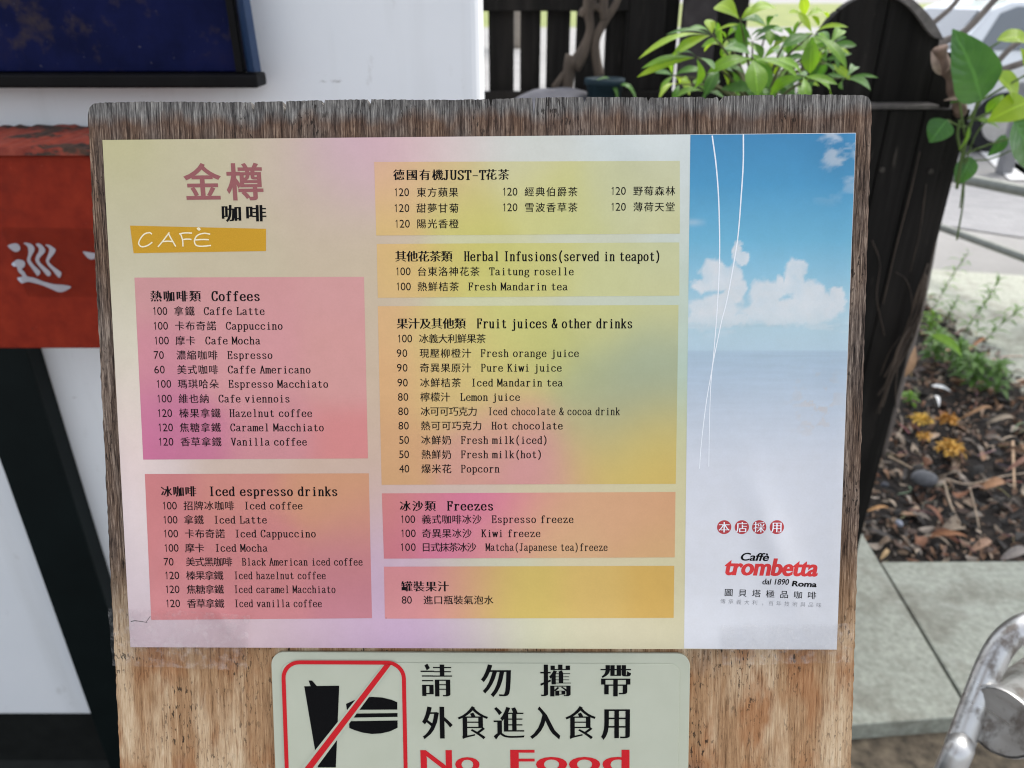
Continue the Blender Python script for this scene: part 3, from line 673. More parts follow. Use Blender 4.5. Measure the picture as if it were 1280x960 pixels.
class Ink:
    """collects flat printed glyphs, draped on the paper"""
    def __init__(s, z=.00010): s.V = []; s.F = []; s.z = z; s.k = 0
    def add(s, V2, F, zrel=True, dz=0.0):
        b = len(s.V)
        U = V2[:, 0]; W = V2[:, 1]
        Z = relief(U, W)+s.z+dz if zrel else np.full(len(U), s.z+dz)
        if zrel: U, W = lifted(U, W, Z)
        s.V += [(float(u), float(w), float(z)) for u, w, z in zip(U, W, Z)]; s.F += [tuple(i+b for i in f) for f in F]
    def build(s, name, mat, parent): return mesh(name, s.V, s.F, mat, parent)
CR = {2: (150, 330, 1218/330), 3: (150, 570, 1218/330), 4: (460, 180, 1280/410), 5: (460, 370, 1280/410), 6: (460, 600, 1280/410), 8: (860, 630, 4.8), 0: (0, 0, 1.0), 9: (520, 815, 1280/350), 7: (330, 805, 6.195)}
def px(c, x, y): ox, oy, s = CR[c]; return ox+x/s, oy+y/s
def basis(c, x0, x1, y, y1=None):
    a = uv(*px(c, x0, y)); b = uv(*px(c, x1, y if y1 is None else y1))
    a = np.array(a); b = np.array(b); L = np.linalg.norm(b-a)
    return a, (b-a)/L, L, L/(abs(x1-x0)/CR[c][2])      # origin, direction, length, metres per photo pixel
def is_cjk(ch): return ord(ch) > 0x2E00
HEI = dict(bx=.012, by=.002); MING = dict(bx=.034, by=-.008, serif=True); HEAVY = dict(bx=.030, by=.004)
def cjk(ink, c, text, x0, x1, y, h, st=HEI, y1=None, wide=1.0, **kw):
    """h: ink height of a character in photo pixels"""
    a, d, L, m = basis(c, x0, x1, y, y1); H = h*m/.92; n = len(text)
    W = H*.92*wide
    pitch = (L-W)/(n-1) if n > 1 else 0
    up = np.array((-d[1], d[0]))
    for i, ch in enumerate(text):
        V, F = outline(ch, **st, **kw)
        if not len(V): continue
        ctr = a + d*(W/2+pitch*i) if n > 1 else a + d*(L/2)
        lx = (V[:, 0]-.5)*H*wide; ly = (V[:, 1]-.38)*H
        if ch == '，': ctr = ctr + d*H*.25
        ink.add(ctr + lx[:, None]*d + ly[:, None]*up, F)
def latin(ink, c, text, x0, x1, y, cap, thick=2.0, thin=1.1, y1=None):
    a, d, L, m = basis(c, x0, x1, y, y1); up = np.array((-d[1], d[0]))
    ws = [.62 if ch == ' ' else 1.0 for ch in text]; adv = L/(sum(ws)-.16); s = cap*m/14; x = -.08*adv
    for ch, w in zip(text, ws):
        if ch != ' ':
            V, F = stroke_glyph(STROKES[ch], thick, thin, ch)
            sx = adv/10 if ch not in 'mMw' else adv/10*1.06
            lx = x + (V[:, 0]-5)*sx + adv/2; ly = (V[:, 1]-7)*s
            ink.add(a + lx[:, None]*d + ly[:, None]*up, F)
        x += adv*w
def digits(ink, c, text, x0, x1, y, h, **kw):
    a, d, L, m = basis(c, x0, x1, y); up = np.array((-d[1], d[0])); H = h*m; n = len(text)
    W = H*.60; pitch = (L-W)/(n-1)
    for i, ch in enumerate(text):
        V, F = outline(ch, bx=.0, by=.002) if ch != '1' else stroke_glyph([('l', ((3.2, 11.2), (5.3, 13.4))), ('l', ((5.3, 13.7), (5.3, .3)))], 1.35, 1.35, 'one')
        lo, hi = V.min(0), V.max(0); w = (hi-lo)[0]; sy = H/(hi-lo)[1]
        sx = min(sy*1.0, W/w) if ch != '1' else sy
        lx = (V[:, 0]-(lo+hi)[0]/2)*sx; ly = (V[:, 1]-(lo+hi)[1]/2)*sy
        ctr = a + d*(W/2+pitch*i); ink.add(ctr + lx[:, None]*d + ly[:, None]*up, F)
def word(ink, c, text, x0, x1, ytop, ybot, bx=0.0, by=0.0, shear=0.0, slope=0.0, dz=0.0, zrel=True):
    """a word of the built-in face fitted into a pixel box (ink extents)"""
    V, F = outline(text, bx, by, False, shear); lo, hi = V.min(0), V.max(0)
    a, d, L, m = basis(c, x0, x1, ybot, ybot+slope); up = np.array((-d[1], d[0]))
    Hh = (ybot-ytop)/CR[c][2]*m
    lx = (V[:, 0]-lo[0])/(hi-lo)[0]*L; ly = (V[:, 1]-lo[1])/(hi-lo)[1]*Hh
    ink.add(a + lx[:, None]*d + ly[:, None]*up, F, zrel, dz)

def fill_panel(k, c, head, rows, hh, hl=None, cols=()):
    """head: (cjk, x0, x1, y, latin, x0, x1); rows: (y, price, x0, x1, cjk, x0, x1, latin, x0, x1)"""
    hi = Ink(); rows_i = Ink()
    for seg in head:
        if seg[0] == 'c': cjk(hi, c, seg[1], seg[2], seg[3], seg[4], hh, MING)
        else: latin(hi, c, seg[1], seg[2], seg[3], seg[4], hl or hh*.86, 2.5, 1.15)
    for n_, r in enumerate(rows):
        if n_ in cols: rows_i.build('price_list', INK, panel_obj[k]); rows_i = Ink()
        y = r[0]
        digits(rows_i, c, r[1], r[2], r[3], y, 9.8)
        cjk(rows_i, c, r[4], r[5], r[6], y, 11.4)
        if len(r) > 7: latin(rows_i, c, r[7], r[8], r[9], y, 9.2)
    hi.build('heading', INK, panel_obj[k]); rows_i.build('price_list', INK, panel_obj[k])
fill_panel('p1', 2, [('c', '熱咖啡類', 141, 371, 148), ('l', 'Coffees', 423, 645, 148)], [
 (217,'100',147,218,'拿鐵',250,343,'Caffe Latte',387,667),(285,'100',150,221,'卡布奇諾',254,443,'Cappuccino',489,750),(353,'100',154,225,'摩卡',257,347,'Cafe Mocha',394,647),
 (420,'70',156,202,'濃縮咖啡',261,449,'Espresso',496,703),(487,'60',158,206,'美式咖啡',264,452,'Caffe Americano',498,879),(553,'100',164,236,'瑪琪哈朵',267,455,'Espresso Macchiato',501,960),
 (621,'100',167,239,'維也納',271,410,'Cafe viennois',455,783),(688,'120',169,240,'榛果拿鐵',274,463,'Hazelnut coffee',506,886),(754,'120',172,244,'焦糖拿鐵',276,464,'Caramel Macchiato',509,940),(820,'120',174,246,'香草拿鐵',280,467,'Vanilla coffee',513,862)], 13.6)
fill_panel('p2', 3, [('c', '冰咖啡', 190, 350, 163), ('l', 'Iced espresso drinks', 410, 1003, 163)], [
 (229,'100',192,262,'招牌冰咖啡',294,526,'Iced coffee',573,842),(294,'100',195,265,'拿鐵',296,385,'Iced Latte',433,677),(358,'100',197,268,'卡布奇諾',300,483,'Iced Cappuccino',530,903),
 (424,'100',200,270,'摩卡',301,388,'Iced Mocha',438,680),(488,'70',202,247,'美式黑咖啡',304,517,'Black American iced coffee',563,1119),(551,'120',203,273,'榛果拿鐵',306,476,'Iced hazelnut coffee',526,949),
 (615,'120',205,274,'焦糖拿鐵',308,478,'Iced caramel Macchiato',526,994),(680,'120',207,277,'香草拿鐵',310,480,'Iced vanilla coffee',528,931)], 13.2)
fill_panel('p3', 4, [('c', '德國有機', 100, 293, 120), ('l', 'JUST-T', 293, 459, 121), ('c', '花茶', 460, 550, 119)], [
 (188,'120',99,160,'東方蘋果',191,352),(250,'120',99,161,'甜夢甘菊',190,353),(311,'120',102,163,'陽光香橙',191,353),(186,'120',522,583,'經典伯爵茶',612,817),(247,'120',522,583,'雪波香草茶',612,817),
 (183,'120',945,1006,'野莓森林',1036,1198),(245,'120',945,1006,'薄荷天堂',1036,1197)], 13.2, None, (3, 5))
fill_panel('p4', 4, [('c', '其他花茶類', 107, 328, 438), ('l', 'Herbal Infusions(served in teapot)', 376, 1142, 438)], [
 (497,'100',105,166,'台東洛神花茶',193,435,'Taitung roselle',474,803),(556,'100',107,167,'熱鮮桔茶',194,354,'Fresh Mandarin tea',392,779)], 13.4)
fill_panel('p5', 5, [('c', '果汁及其他類', 113, 380, 107), ('l', 'Fruit juices & other drinks', 425, 1032, 107)], [
 (166,'100',112,172,'冰義大利鮮果茶',200,459),(223,'90',112,153,'現壓柳橙汁',202,402,'Fresh orange juice',440,823),(280,'90',113,154,'奇異果原汁',203,402,'Pure Kiwi juice',441,756),(338,'90',115,155,'冰鮮桔茶',204,362,'Iced Mandarin tea',403,760),
 (394,'80',117,157,'檸檬汁',205,320,'Lemon juice',360,593),(450,'80',118,158,'冰可可巧克力',206,426,'Iced chocolate & cocoa drink',469,983),(506,'80',119,159,'熱可可巧克力',207,444,'Hot chocolate',483,760),
 (562,'50',121,160,'冰鮮奶',208,325,'Fresh milk(iced)',363,702),(618,'50',121,160,'熱鮮奶',209,325,'Fresh milk(hot)',363,680),(674,'40',122,161,'爆米花',209,325,'Popcorn',363,513)], 13.4)
fill_panel('p6', 6, [('c', '冰沙類', 125, 263, 101), ('l', 'Freezes', 309, 489, 101)], [
 (153,'100',124,184,'義式咖啡冰沙',210,443,'Espresso freeze',483,802),(208,'100',125,186,'奇異果冰沙',211,404,'Kiwi freeze',443,673),(262,'100',123,186,'日式抹茶冰沙',209,422,'Matcha(Japanese tea)freeze',460,935)], 13.0)
fill_panel('p7', 6, [('c', '罐裝果汁', 131, 314, 415)], [(468,'80',132,171,'進口瓶裝氣泡水',217,489)], 13.2)
# shop title
t = Ink(); cjk(t, 0, '金樽', 232, 328, 228, 44, dict(bx=.024, by=.014), wide=.98, shear=-.03, y1=227); t.build('shop_title', INK_TITLE, poster)
t = Ink(); cjk(t, 0, '咖啡', 277, 332, 266.5, 20, HEAVY, wide=1.22); t.build('shop_subtitle', INK, poster)
bn = sheet('cafe_banner', Q((162.5, 282), (332.5, 286), (332.5, 313.8), (167, 316.5)), 24, 6, .0002, lambda x, y: np.tile(np.array((.53, .285, .025)), px_shape(x)), INK_OCHRE, poster) if False else None
def ribbon(ink, pts, w0, w1=None):
    """a drawn line through photo pixels"""
    P = catmull([Vector((*uv(*p), 0)) for p in pts], 8); n = len(P); V = []; F = []
    for i in range(n):
        tt = (P[min(i+1, n-1)]-P[max(i-1, 0)]).normalized(); nn = Vector((-tt.y, tt.x, 0))
        w = (w0+(w1-w0)*i/(n-1)) if w1 is not None else w0
        V += [(P[i]+nn*w/2)[:2], (P[i]-nn*w/2)[:2]]
        if i: F.append((2*i-2, 2*i-1, 2*i+1, 2*i))
    ink.add(np.array(V), F, dz=.00001*(ink.k % 7)); ink.k += 1
def flat(ink, pts):
    V = np.array([uv(*p) for p in pts]); ink.add(V, [tuple(range(len(V)))])
t = Ink(.00005)
q = [uv(162.5, 282), uv(332.5, 286), uv(332.5, 313.8), uv(167, 316.5)]
g2 = []; f2 = []
for j in range(5):
    for i in range(25):
        a, b = i/24, j/4
        g2.append([(1-a)*(1-b)*q[0][k]+a*(1-b)*q[1][k]+a*b*q[2][k]+(1-a)*b*q[3][k] for k in (0, 1)])
for j in range(4):
    for i in range(24): f2.append((j*25+i+25, j*25+i+26, j*25+i+1, j*25+i))
t.add(np.array(g2), f2); banner = t.build('cafe_banner', INK_OCHRE, poster)
t = Ink(.00011)
cx_ = lambda pts: [(140+x/3.765, 170+y/3.765) for x, y in pts]
for pts in ([(188, 462), (176, 455), (152, 462), (132, 486), (126, 508), (140, 521), (166, 516), (190, 500)], [(216, 522), (238, 496), (270, 454)], [(264, 456), (280, 486), (300, 520)], [(238, 497), (266, 495), (290, 498)],
            [(322, 458), (332, 490), (334, 520)], [(316, 461), (345, 456), (377, 457)], [(334, 487), (356, 485), (374, 487)], [(462, 462), (432, 458), (402, 468), (388, 492), (396, 514), (424, 519), (466, 515)], [(392, 489), (424, 487), (456, 488)]):
    ribbon(t, cx_(pts), .00075)
ribbon(t, cx_([(402, 440), (408, 436), (414, 443)]), .0014)
t.build('banner_lettering', INK_CREAM, banner)
# kite lines over the printed sky
t = Ink(.00010)
L8 = lambda c, pts: [px(c, *p) for p in pts]
sk = lambda pts: [(860+x/4, 160+y/4) for x, y in pts]; sk2 = lambda pts: [(860+x/3.692, 380+y/3.692) for x, y in pts]
ribbon(t, sk([(121, 38), (140, 180), (152, 330), (157, 480), (158, 640), (152, 800), (143, 950)])+sk2([(131, 80), (122, 190), (112, 290), (85, 450), (62, 640), (53, 760)]), .00075, .0004)
ribbon(t, sk([(277, 32), (276, 180), (266, 340), (250, 540), (225, 700), (195, 860), (172, 950)])+sk2([(155, 80), (132, 190), (113, 290), (104, 400), (99, 560), (96, 750)]), .00075, .0004)
t.build('kite_lines', INK_WHITE, sky_pic)
t = Ink(.00008); ribbon(t, [(163.5, 777), (168, 776), (174, 776.5), (184, 778)], .00055, .0003); ribbon(t, [(183, 777), (186, 773), (188, 770)], .0003, .0002); t.build('torn_nick', INK, poster)
# round red seals and the roaster's logo
for i, (ch, cx0) in enumerate(zip('本店採用', (217, 323, 427, 533))):
    t = Ink(.00006); c0 = uv(*px(8, cx0, 139)); r0 = 44/4.8*.000452
    V = np.array([c0]+[(c0[0]+r0*f_*math.cos(a), c0[1]+r0*f_*math.sin(a)) for f_ in (.25, .5, .75, 1) for a in np.linspace(0, 2*math.pi, 33)[:-1]])
    t.add(V, [(0, 1+k, 1+(k+1) % 32) for k in range(32)]+[(1+j*32+k, 33+j*32+k, 33+j*32+(k+1) % 32, 1+j*32+(k+1) % 32) for j in range(3) for k in range(32)]); so = t.build('red_seal', INK_SEAL, poster)
    t = Ink(.00026); cjk(t, 8, ch, cx0-33, cx0+33, 139, 13.6, dict(bx=.014, by=-.008, serif=True)); t.build('seal_character', INK_WHITE, so)
t = Ink(); word(t, 8, 'trombetta', 218, 778, 318, 428, .048, .022, .18, 9); logo = t.build('logo_lettering', INK_RED, poster)
t = Ink(.00016); word(t, 8, 'Caffè', 316, 486, 290, 340, .030, .016, .24, 3)
word(t, 8, 'dal 1890', 446, 606, 446, 483, .016, .008, .16, 3); word(t, 8, 'Roma', 622, 771, 459, 494, .034, .03, .1, 6)
t.build('logo_small_words', INK, logo)
t = Ink(); cjk(t, 8, '圖貝塔極品咖啡', 219, 769, 530, 9.6, dict(bx=.006, by=.004), y1=549, wide=1.1); t.build('roaster_name', INK, poster)
t = Ink(); cjk(t, 8, '傳承義大利，百年技術與品味', 194, 801, 583, 6.4, dict(bx=-.012, by=-.014), y1=607); t.build('roaster_motto', INK_GREY, poster)

# clear tape over both lower corners
def tape(name, quad, label, z=.0036):
    q = np.array([uv(*p) for p in quad]); V = []; F = []; n = 14
    for j in range(n+1):
        for i in range(n+1):
            a, b = i/n, j/n; p = (1-a)*(1-b)*q[0]+a*(1-b)*q[1]+a*b*q[2]+(1-a)*b*q[3]
            e = 0.0006*((j % 2)-.5)*(i == n) ; inside = -.297 < p[1] < 0 and 0 < p[0] < .42; V.append((p[0]+e, p[1], (float(relief(np.float64(p[0]), np.float64(p[1])))+.0005 if inside else .0030)+z*.4+.0003*math.sin(i*1.7+j*.9)+.0003*random.random()))
    for j in range(n):
        for i in range(n): F.append((j*(n+1)+i+n+1, j*(n+1)+i+n+2, j*(n+1)+i+1, j*(n+1)+i))
    o = mesh(name, V, F, TAPE, None, True); o.matrix_world = FB
    tag(o, label, 'tape', 'clear tape strips'); return o
tape('clear_tape', ((137, 758), (313, 768), (310, 836), (143, 830)), 'crinkled clear tape strip over the menu corner beside the cup sign', .0012)
tape('clear_tape', ((900, 779), (1066, 777), (1062, 826), (902, 830)), 'clear tape strip below the red logo on the menu', .0012)

# ------------------------------------------------------------------ the no-food notice
sign = empty('notice_sign', 'cream acrylic notice with crossed out cup and burger screwed below the menu', 'sign', mw=FB)
def rrect(cx, cy, w, h, r, n=8):
    out = []
    for (sx, sy, a0) in ((1, 1, 0), (-1, 1, 90), (-1, -1, 180), (1, -1, 270)):
        for k in range(n+1):
            a = R(a0+90*k/n); out.append((cx+sx*(w/2-r)+r*math.cos(a), cy+sy*(h/2-r)+r*math.sin(a)))
    return out
sl, sr_ = uv(341.5, 880)[0], uv(861.5, 880)[0]; st_ = uv(600, 815)[1]; SH = .118
def plate(name, inset, z0, z1, mat, parent, r):
    pts = rrect((sl+sr_)/2, st_-SH/2, sr_-sl-2*inset, SH-2*inset, r)
    bm = bmesh.new(); a = [bm.verts.new((x, y, z0)) for x, y in pts]; b = [bm.verts.new((x, y, z1)) for x, y in pts]
    bm.faces.new(b); bm.faces.new(a[::-1])
    for i in range(len(a)): j = (i+1) % len(a); bm.faces.new((a[i], a[j], b[j], b[i]))
    return from_bm(name, bm, mat, parent, False, .0004, 2)
plate('acrylic_plate', 0, .0003, .0026, ACRYL, sign, .008)
plate('raised_face', .0062, .0027, .0032, ACRYL, sign, .006)
SZ = .0034
def s7(x, y): return uv(*px(7, x, y))
t = Ink(SZ)
def ring(cx, cy, w, h, r, wd):
    o = rrect(cx, cy, w, h, r); i_ = rrect(cx, cy, w-2*wd, h-2*wd, max(.001, r-wd)); n = len(o)
    return np.array(o+i_), [(k, (k+1) % n, n+(k+1) % n, n+k) for k in range(n)]
fx0, fy0 = s7(152, 500)[0], s7(600, 118)[1]; fx1 = s7(1107, 500)[0]
V, F = ring((fx0+fx1)/2, fy0-.0405, fx1-fx0, .081, .011, .0024); t.add(V, F, False)
t.build('red_frame', SIGN_RED, sign)
t = Ink(SZ+.0001)
def sfl(ink, pts, dz=0): V = np.array([s7(*p) for p in pts]); ink.add(V, [tuple(range(len(V)))], False, dz)
# the bar runs from the upper right of the frame to its lower left corner
fbl = (fx0+.006, fy0-.081+.004)
a0, a1 = s7(938, 148), s7(988, 148)
V = np.array([a0, (fbl[0]-.0003, fbl[1]+.001), (fbl[0]+.0030, fbl[1]-.0012), a1]); t.add(V, [(0, 1, 2, 3)], False, .0003)
t.build('red_bar', SIGN_RED, sign)
t = Ink(SZ+.0001)
V = np.array([s7(926, 152), (fbl[0]-.0018, fbl[1]+.0022), (fbl[0]+.0044, fbl[1]-.0024), s7(1000, 152)]); t.add(V, [(0, 1, 2, 3)], False, .0001)
t.build('bar_border', ACRYL, sign)
t = Ink(SZ)
sfl(t, [(318, 316), (368, 316), (352, 272), (378, 272), (415, 314), (588, 312), (562, 942), (424, 942)])
t.build('cup_symbol', SIGN_BLACK, sign)
t = Ink(SZ)
top = [(640, 450)]+[(640+398*k/16, 450-50*math.sin(math.pi*(.12+.76*k/16))**1.0-2) for k in range(17)]
sfl(t, [(648, 498), (640, 452), (700, 425), (760, 406), (840, 398), (920, 403), (990, 420), (1036, 440), (1036, 496)])
sfl(t, [(690, 527), (1038, 523), (1038, 552), (680, 558)])
sfl(t, [(664, 586), (1038, 580), (1038, 636), (980, 664), (910, 680), (840, 684), (770, 674), (710, 656), (666, 638)])
t.build('burger_symbol', SIGN_BLACK, sign)
class FlatInk(Ink):
    def add(s, V2, F, zrel=False, dz=0.0): Ink.add(s, V2, F, False, dz)
SG = dict(bx=.034, by=-.013, serif=True)
t = FlatInk(SZ)
for row, yc in ((((  '請', 30, 160), ('勿', 303, 433), ('攜', 573, 704), ('帶', 845, 977)), 124), ((('外', 34, 164), ('食', 195, 326), ('進', 358, 490), ('入', 527, 650), ('食', 686, 815), ('用', 850, 980)), 316)):
    for ch, x0, x1 in row: cjk(t, 9, ch, x0, x1, yc, 42.5, SG, wide=.86)
t.build('chinese_lettering', SIGN_BLACK, sign)
t = FlatInk(SZ)
word(t, 9, 'No', 24, 292, 436, 540, .022, .0); word(t, 9, 'Food', 432, 974, 434, 540, .022, .0)
t.build('english_lettering', SIGN_RED, sign)

# ------------------------------------------------------------------ navy box and red patrol box on the wall
NY = WY-.045
nb = empty('navy_metal_box', 'stained navy blue metal tray box mounted high on the white wall', 'box', (at_y(160, 60, NY).x, NY, at_y(160, 100, NY).z))
ox = nb.location
xr = at_y(322, 90, NY).x-ox.x; zb = at_y(160, 91, NY).z-ox.z; xi = at_y(303, 60, NY+.012).x-ox.x
x_l = -.50; zt = .45
box('back_panel', (x_l, .012, zb), (xi, .043, zt), mat_navy(), nb, .002)
lipz = at_y(160, 110, NY-.012).z-ox.z
dk = plain('near_black_metal', (.004, .0036, .004), .55, .3, 20)
box('bottom_lip', (x_l, -.014, lipz), (xr+.002, .030, zb-.001), dk, nb, .003)  # the lip's shade is put into its near-black colour
fl_m = M('worn_blue_enamel'); fn = fl_m.noise(fl_m.coord((12, 12, 5)), 1, 5)
fl_m.base(fl_m.ramp(fn, [(.3, (.008, .018, .05)), (.6, (.018, .045, .11)), (.8, (.09, .10, .12))])); fl_m.set(Roughness=.45)
prism('side_flange', [(xi+.001, .012, zb), (xi+.001, .012, zt), (xr-.012, -.012, zt), (xr, -.012, zb+.002)], (.008, .004, 0), fl_m.m, nb, .001)
box('dark_edge_strip', (xi-.010, .001, zb), (xi, .0115, zt), dk, nb, .001)

RY = WY-.14
rx0, rx1 = at_y(-60, 300, RY).x, at_y(262, 300, RY).x
rzt, rzb = at_y(60, 194, RY).z, at_y(40, 436, RY).z
rb = empty('red_patrol_box', 'rusty red metal box with white lettering on a black post', 'box', ((rx0+rx1)/2, RY, rzb))
hw = (rx1-rx0)/2; hh = rzt-rzb
box('box_body', (-hw, 0, 0), (hw, .118, hh), mat_redpaint(), rb, .003)
zl = at_y(60, 157, WY-.012).z-rzb
bm = bmesh.new()
NL = 46
P0 = []; P1 = []; P2 = []; P3 = []
for i in range(NL+1):
    x = -hw-.006+(2*hw+.012)*i/NL; j = rr.uniform(-.0022, .0022)
    P0.append(bm.verts.new((x, -.008, hh+.001))); P1.append(bm.verts.new((x, -.008+j*.4, hh+.010+j)))
    P2.append(bm.verts.new((x, .128, zl+rr.uniform(-.002, .002)))); P3.append(bm.verts.new((x, .128, hh+.001)))
for i in range(NL):
    for A, B in ((P0, P1), (P1, P2), (P2, P3), (P3, P0)): bm.faces.new((A[i], A[i+1], B[i+1], B[i]))
bm.faces.new((P0[0], P1[0], P2[0], P3[0])); bm.faces.new((P3[-1], P2[-1], P1[-1], P0[-1]))
from_bm('sloping_lid', bm, mat_redrust(), rb)
# brush-written white character and the first touch of the next one
RC = [[(112,172),(150,150),(205,138),(250,155),(272,205),(250,238),(205,248),(150,215)],
 [(312,140),(350,130),(410,150),(450,190),(450,235),(420,290),(400,350),(440,410),(500,470),(530,510),(500,552),(480,545),(420,460),(370,390),(358,345),(375,270),(370,200),(345,160)],
 [(470,150),(510,140),(560,175),(590,225),(575,265),(530,310),(512,360),(560,420),(640,490),(662,525),(650,552),(615,555),(560,490),(500,420),(465,360),(475,300),(505,250),(510,205),(488,175)],
 [(590,160),(640,160),(700,195),(724,225),(700,275),(650,340),(640,380),(700,440),(770,490),(797,520),(775,578),(740,555),(680,480),(625,420),(600,360),(620,300),(640,240),(635,195)],
 [(160,405),(200,365),(240,345),(310,360),(333,400),(320,440),(290,470),(320,500),(360,560),(450,580),(560,625),(700,662),(820,670),(920,692),(870,735),(800,762),(740,755),(640,710),(520,665),(400,635),(340,635),(300,650),(265,630),(232,582),(300,560),(250,505),(225,440),(190,435)]]
white_v = plain('white_vinyl', (.52, .55, .62), .5, .08)
def brush(shapes):
    V = []; F = []
    for q in shapes:
        P = catmull([(x, y, 0) for x, y in q], 3, True); b0 = len(V)
        for p in P: w_ = at_y(p.x/10.24, 290+p.y/10.24, RY); V.append((w_.x-rb.location.x, -.0022, w_.z-rzb))
        F.append(tuple(range(b0, len(V)))[::-1])
    return mesh('white_lettering', V, F, white_v, rb)
brush(RC); brush([[(1072,242),(1120,248),(1180,258),(1230,270),(1220,330),(1180,345),(1140,330),(1095,285)]])
fm = M('aged_clear_film'); fm.base((.12, .03, .02)); fm.set(Roughness=.3)
tr_ = fm.n('BsdfTransparent'); tr_.inputs[0].default_value = (.90, .86, .84, 1); mx = fm.n('MixShader'); mx.inputs[0].default_value = .06
fm.l(tr_.outputs[0], mx.inputs[1]); fm.l(fm.b.outputs[0], mx.inputs[2]); fm.l(mx.outputs[0], fm.out.inputs[0])
a, b = at_y(3, 283, RY), at_y(150, 370, RY)
mesh('film_strip', [(a.x-rb.location.x, -.004, a.z-rzb), (b.x-rb.location.x, -.004, a.z-rzb-.002), (b.x-rb.location.x, -.004, b.z-rzb), (a.x-rb.location.x+.008, -.004, b.z-rzb)], [(3, 2, 1, 0)], fm.m, rb)

# ------------------------------------------------------------------ slatted fence behind
FY = 2.25
fe = empty('slatted_fence', 'black stained slatted timber fence with narrow bright gaps behind the board', 'fence', (at_y(700, 60, FY).x, FY, 0))
f0 = fe.location.x
gaps = [607, 646.3, 679.4, 716, 753]
edges = []
gx = [at_y(g_, 60, FY).x for g_ in gaps]; pitch = (gx[-1]-gx[0])/4
gx = [gx[0]-pitch*k for k in (3, 2, 1)] + gx
gw = .0085
for i in range(len(gx)-1):
    box('slat', (gx[i]+gw-f0, 0, .12), (gx[i+1]-gw-f0, .022, 1.72), MB_BW, fe, .002)
end_x = at_y(930, 60, FY).x
for (xa, xb, dy) in ((gx[-1]+gw, at_y(781, 60, FY).x, 0), (at_y(781.5, 60, FY).x, at_y(826, 60, FY).x, -.03), (at_y(828, 60, FY).x, at_y(846, 60, FY).x, .01), (at_y(847, 60, FY).x, at_y(888, 60, FY).x, -.04), (at_y(889, 60, FY).x, end_x, 0)):
    box('slat', (xa-f0, dy, .12), (xb-f0, dy+.03, 1.72), MB_BW if dy > -.035 else plain('faded_black_wood', (.045, .04, .04), .75, .3, 30), fe, .002)
zr0, zr1 = at_y(640, 14, FY-.03).z, at_y(640, 2, FY-.03).z
box('rail', (gx[0]-f0, -.032, zr0), (gx[-1]+.06-f0, -.001, zr1+.01), MB_BW, fe, .003)
zr2 = at_y(640, 113, FY-.03).z
box('rail', (gx[0]-f0, -.05, .10), (end_x-f0, -.041, zr2), MB_BW, fe, .003)
for xx in (gx[0]-.02, gx[-1]+.10): box('post', (xx-.035-f0, .031, 0), (xx+.035-f0, .10, 1.76), MB_BW, fe, .003)

# ------------------------------------------------------------------ arched gate panel and lower planks
AY = 1.72
ag = empty('arched_wood_panel', 'black timber panel with arched top and worn grey cap beside the plant', 'panel', (at_y(1100, 300, AY).x, AY, 0))
ax = ag.location.x
def ap(x, y, Y=AY): p = at_y(x, y, Y); return (p.x-ax, Y-AY, p.z)
arch = [(1008, 70), (1022, 48), (1042, 20), (1065, 2), (1090, -8), (1112, -8), (1134, 0), (1150, 14), (1163, 30), (1176, 50)]
archw = catmull([Vector(ap(*p, AY+.045)) for p in arch], 4)
xs = [archw[0].x, at_y(1052, 60, AY).x-ax, at_y(1112, 60, AY).x-ax, archw[-1].x]
def ztop(x):
    for a_, b_ in zip(archw, archw[1:]):
        if a_.x-1e-6 <= x <= b_.x+1e-6: return a_.z+(b_.z-a_.z)*(x-a_.x)/max(1e-6, b_.x-a_.x)
    return archw[-1].z
for i in range(3):
    xa, xb = xs[i]+.0015, xs[i+1]-.0015; k = 9
    pts = [(xa, .045, 0.0)]+[(xa+(xb-xa)*j/k, .045, ztop(xa+(xb-xa)*j/k)) for j in range(k+1)]+[(xb, .045, 0.0)]
    prism('plank', pts, (0, .03, 0), MB_BW, ag, .002)
pe = at_y(1189, 124, AY+.05).x-ax
box('edge_post', (xs[-1]+.001, .046, 0), (pe, .075, at_y(1176, 66, AY+.046).z), MB_BW, ag, .003)
# cap strip nailed along the arch shoulder
cap_o = [Vector(ap(x, y, AY+.04)) for x, y in ((1108, -9), (1134, -3), (1152, 12), (1165, 28), (1177, 50))]
cap_i = [Vector(ap(x, y, AY+.04)) for x, y in ((1108, -6), (1128, 4), (1144, 20), (1155, 36), (1164, 46))]
pts = catmull(cap_o, 4)+catmull(cap_i, 4)[::-1]
prism('worn_cap', pts, (0, -.012, 0), plain('grey_worn_wood', (.12, .108, .10), .75, .4, 60), ag)
# lower front planks and the ledge on top
rt = at_y(1175, 280, AY).x-ax; lt = at_y(1000, 280, AY).x-ax
zlow = at_y(1130, 137, AY).z
cuts = [lt, at_y(1082, 280, AY).x-ax, at_y(1142, 200, AY).x-ax, at_y(1168, 240, AY).x-ax, rt+.012]
for i in range(4):
    box('plank', (cuts[i]+.0015, 0 if i < 3 else .012, 0), (cuts[i+1]-.0015, .040, zlow-.001*(i % 2)), MB_BW, ag, .002)
box('ledge', (lt, -.006, zlow+.001), (at_y(1172, 137, AY).x-ax, .043, zlow+.010), plain('scuffed_ledge_wood', (.07, .062, .058), .7, .6, 40), ag, .002)
for (x, y) in ((1102, 212), (1163, 214)):
    p = ap(x, y); V, F = tube_geo([(p[0], -.004, p[2]), (p[0], .002, p[2])], .006, 10); mesh('screw_head', V, F, plain('dull_screw', (.05, .045, .04), .5, .2, 50, .5), ag)

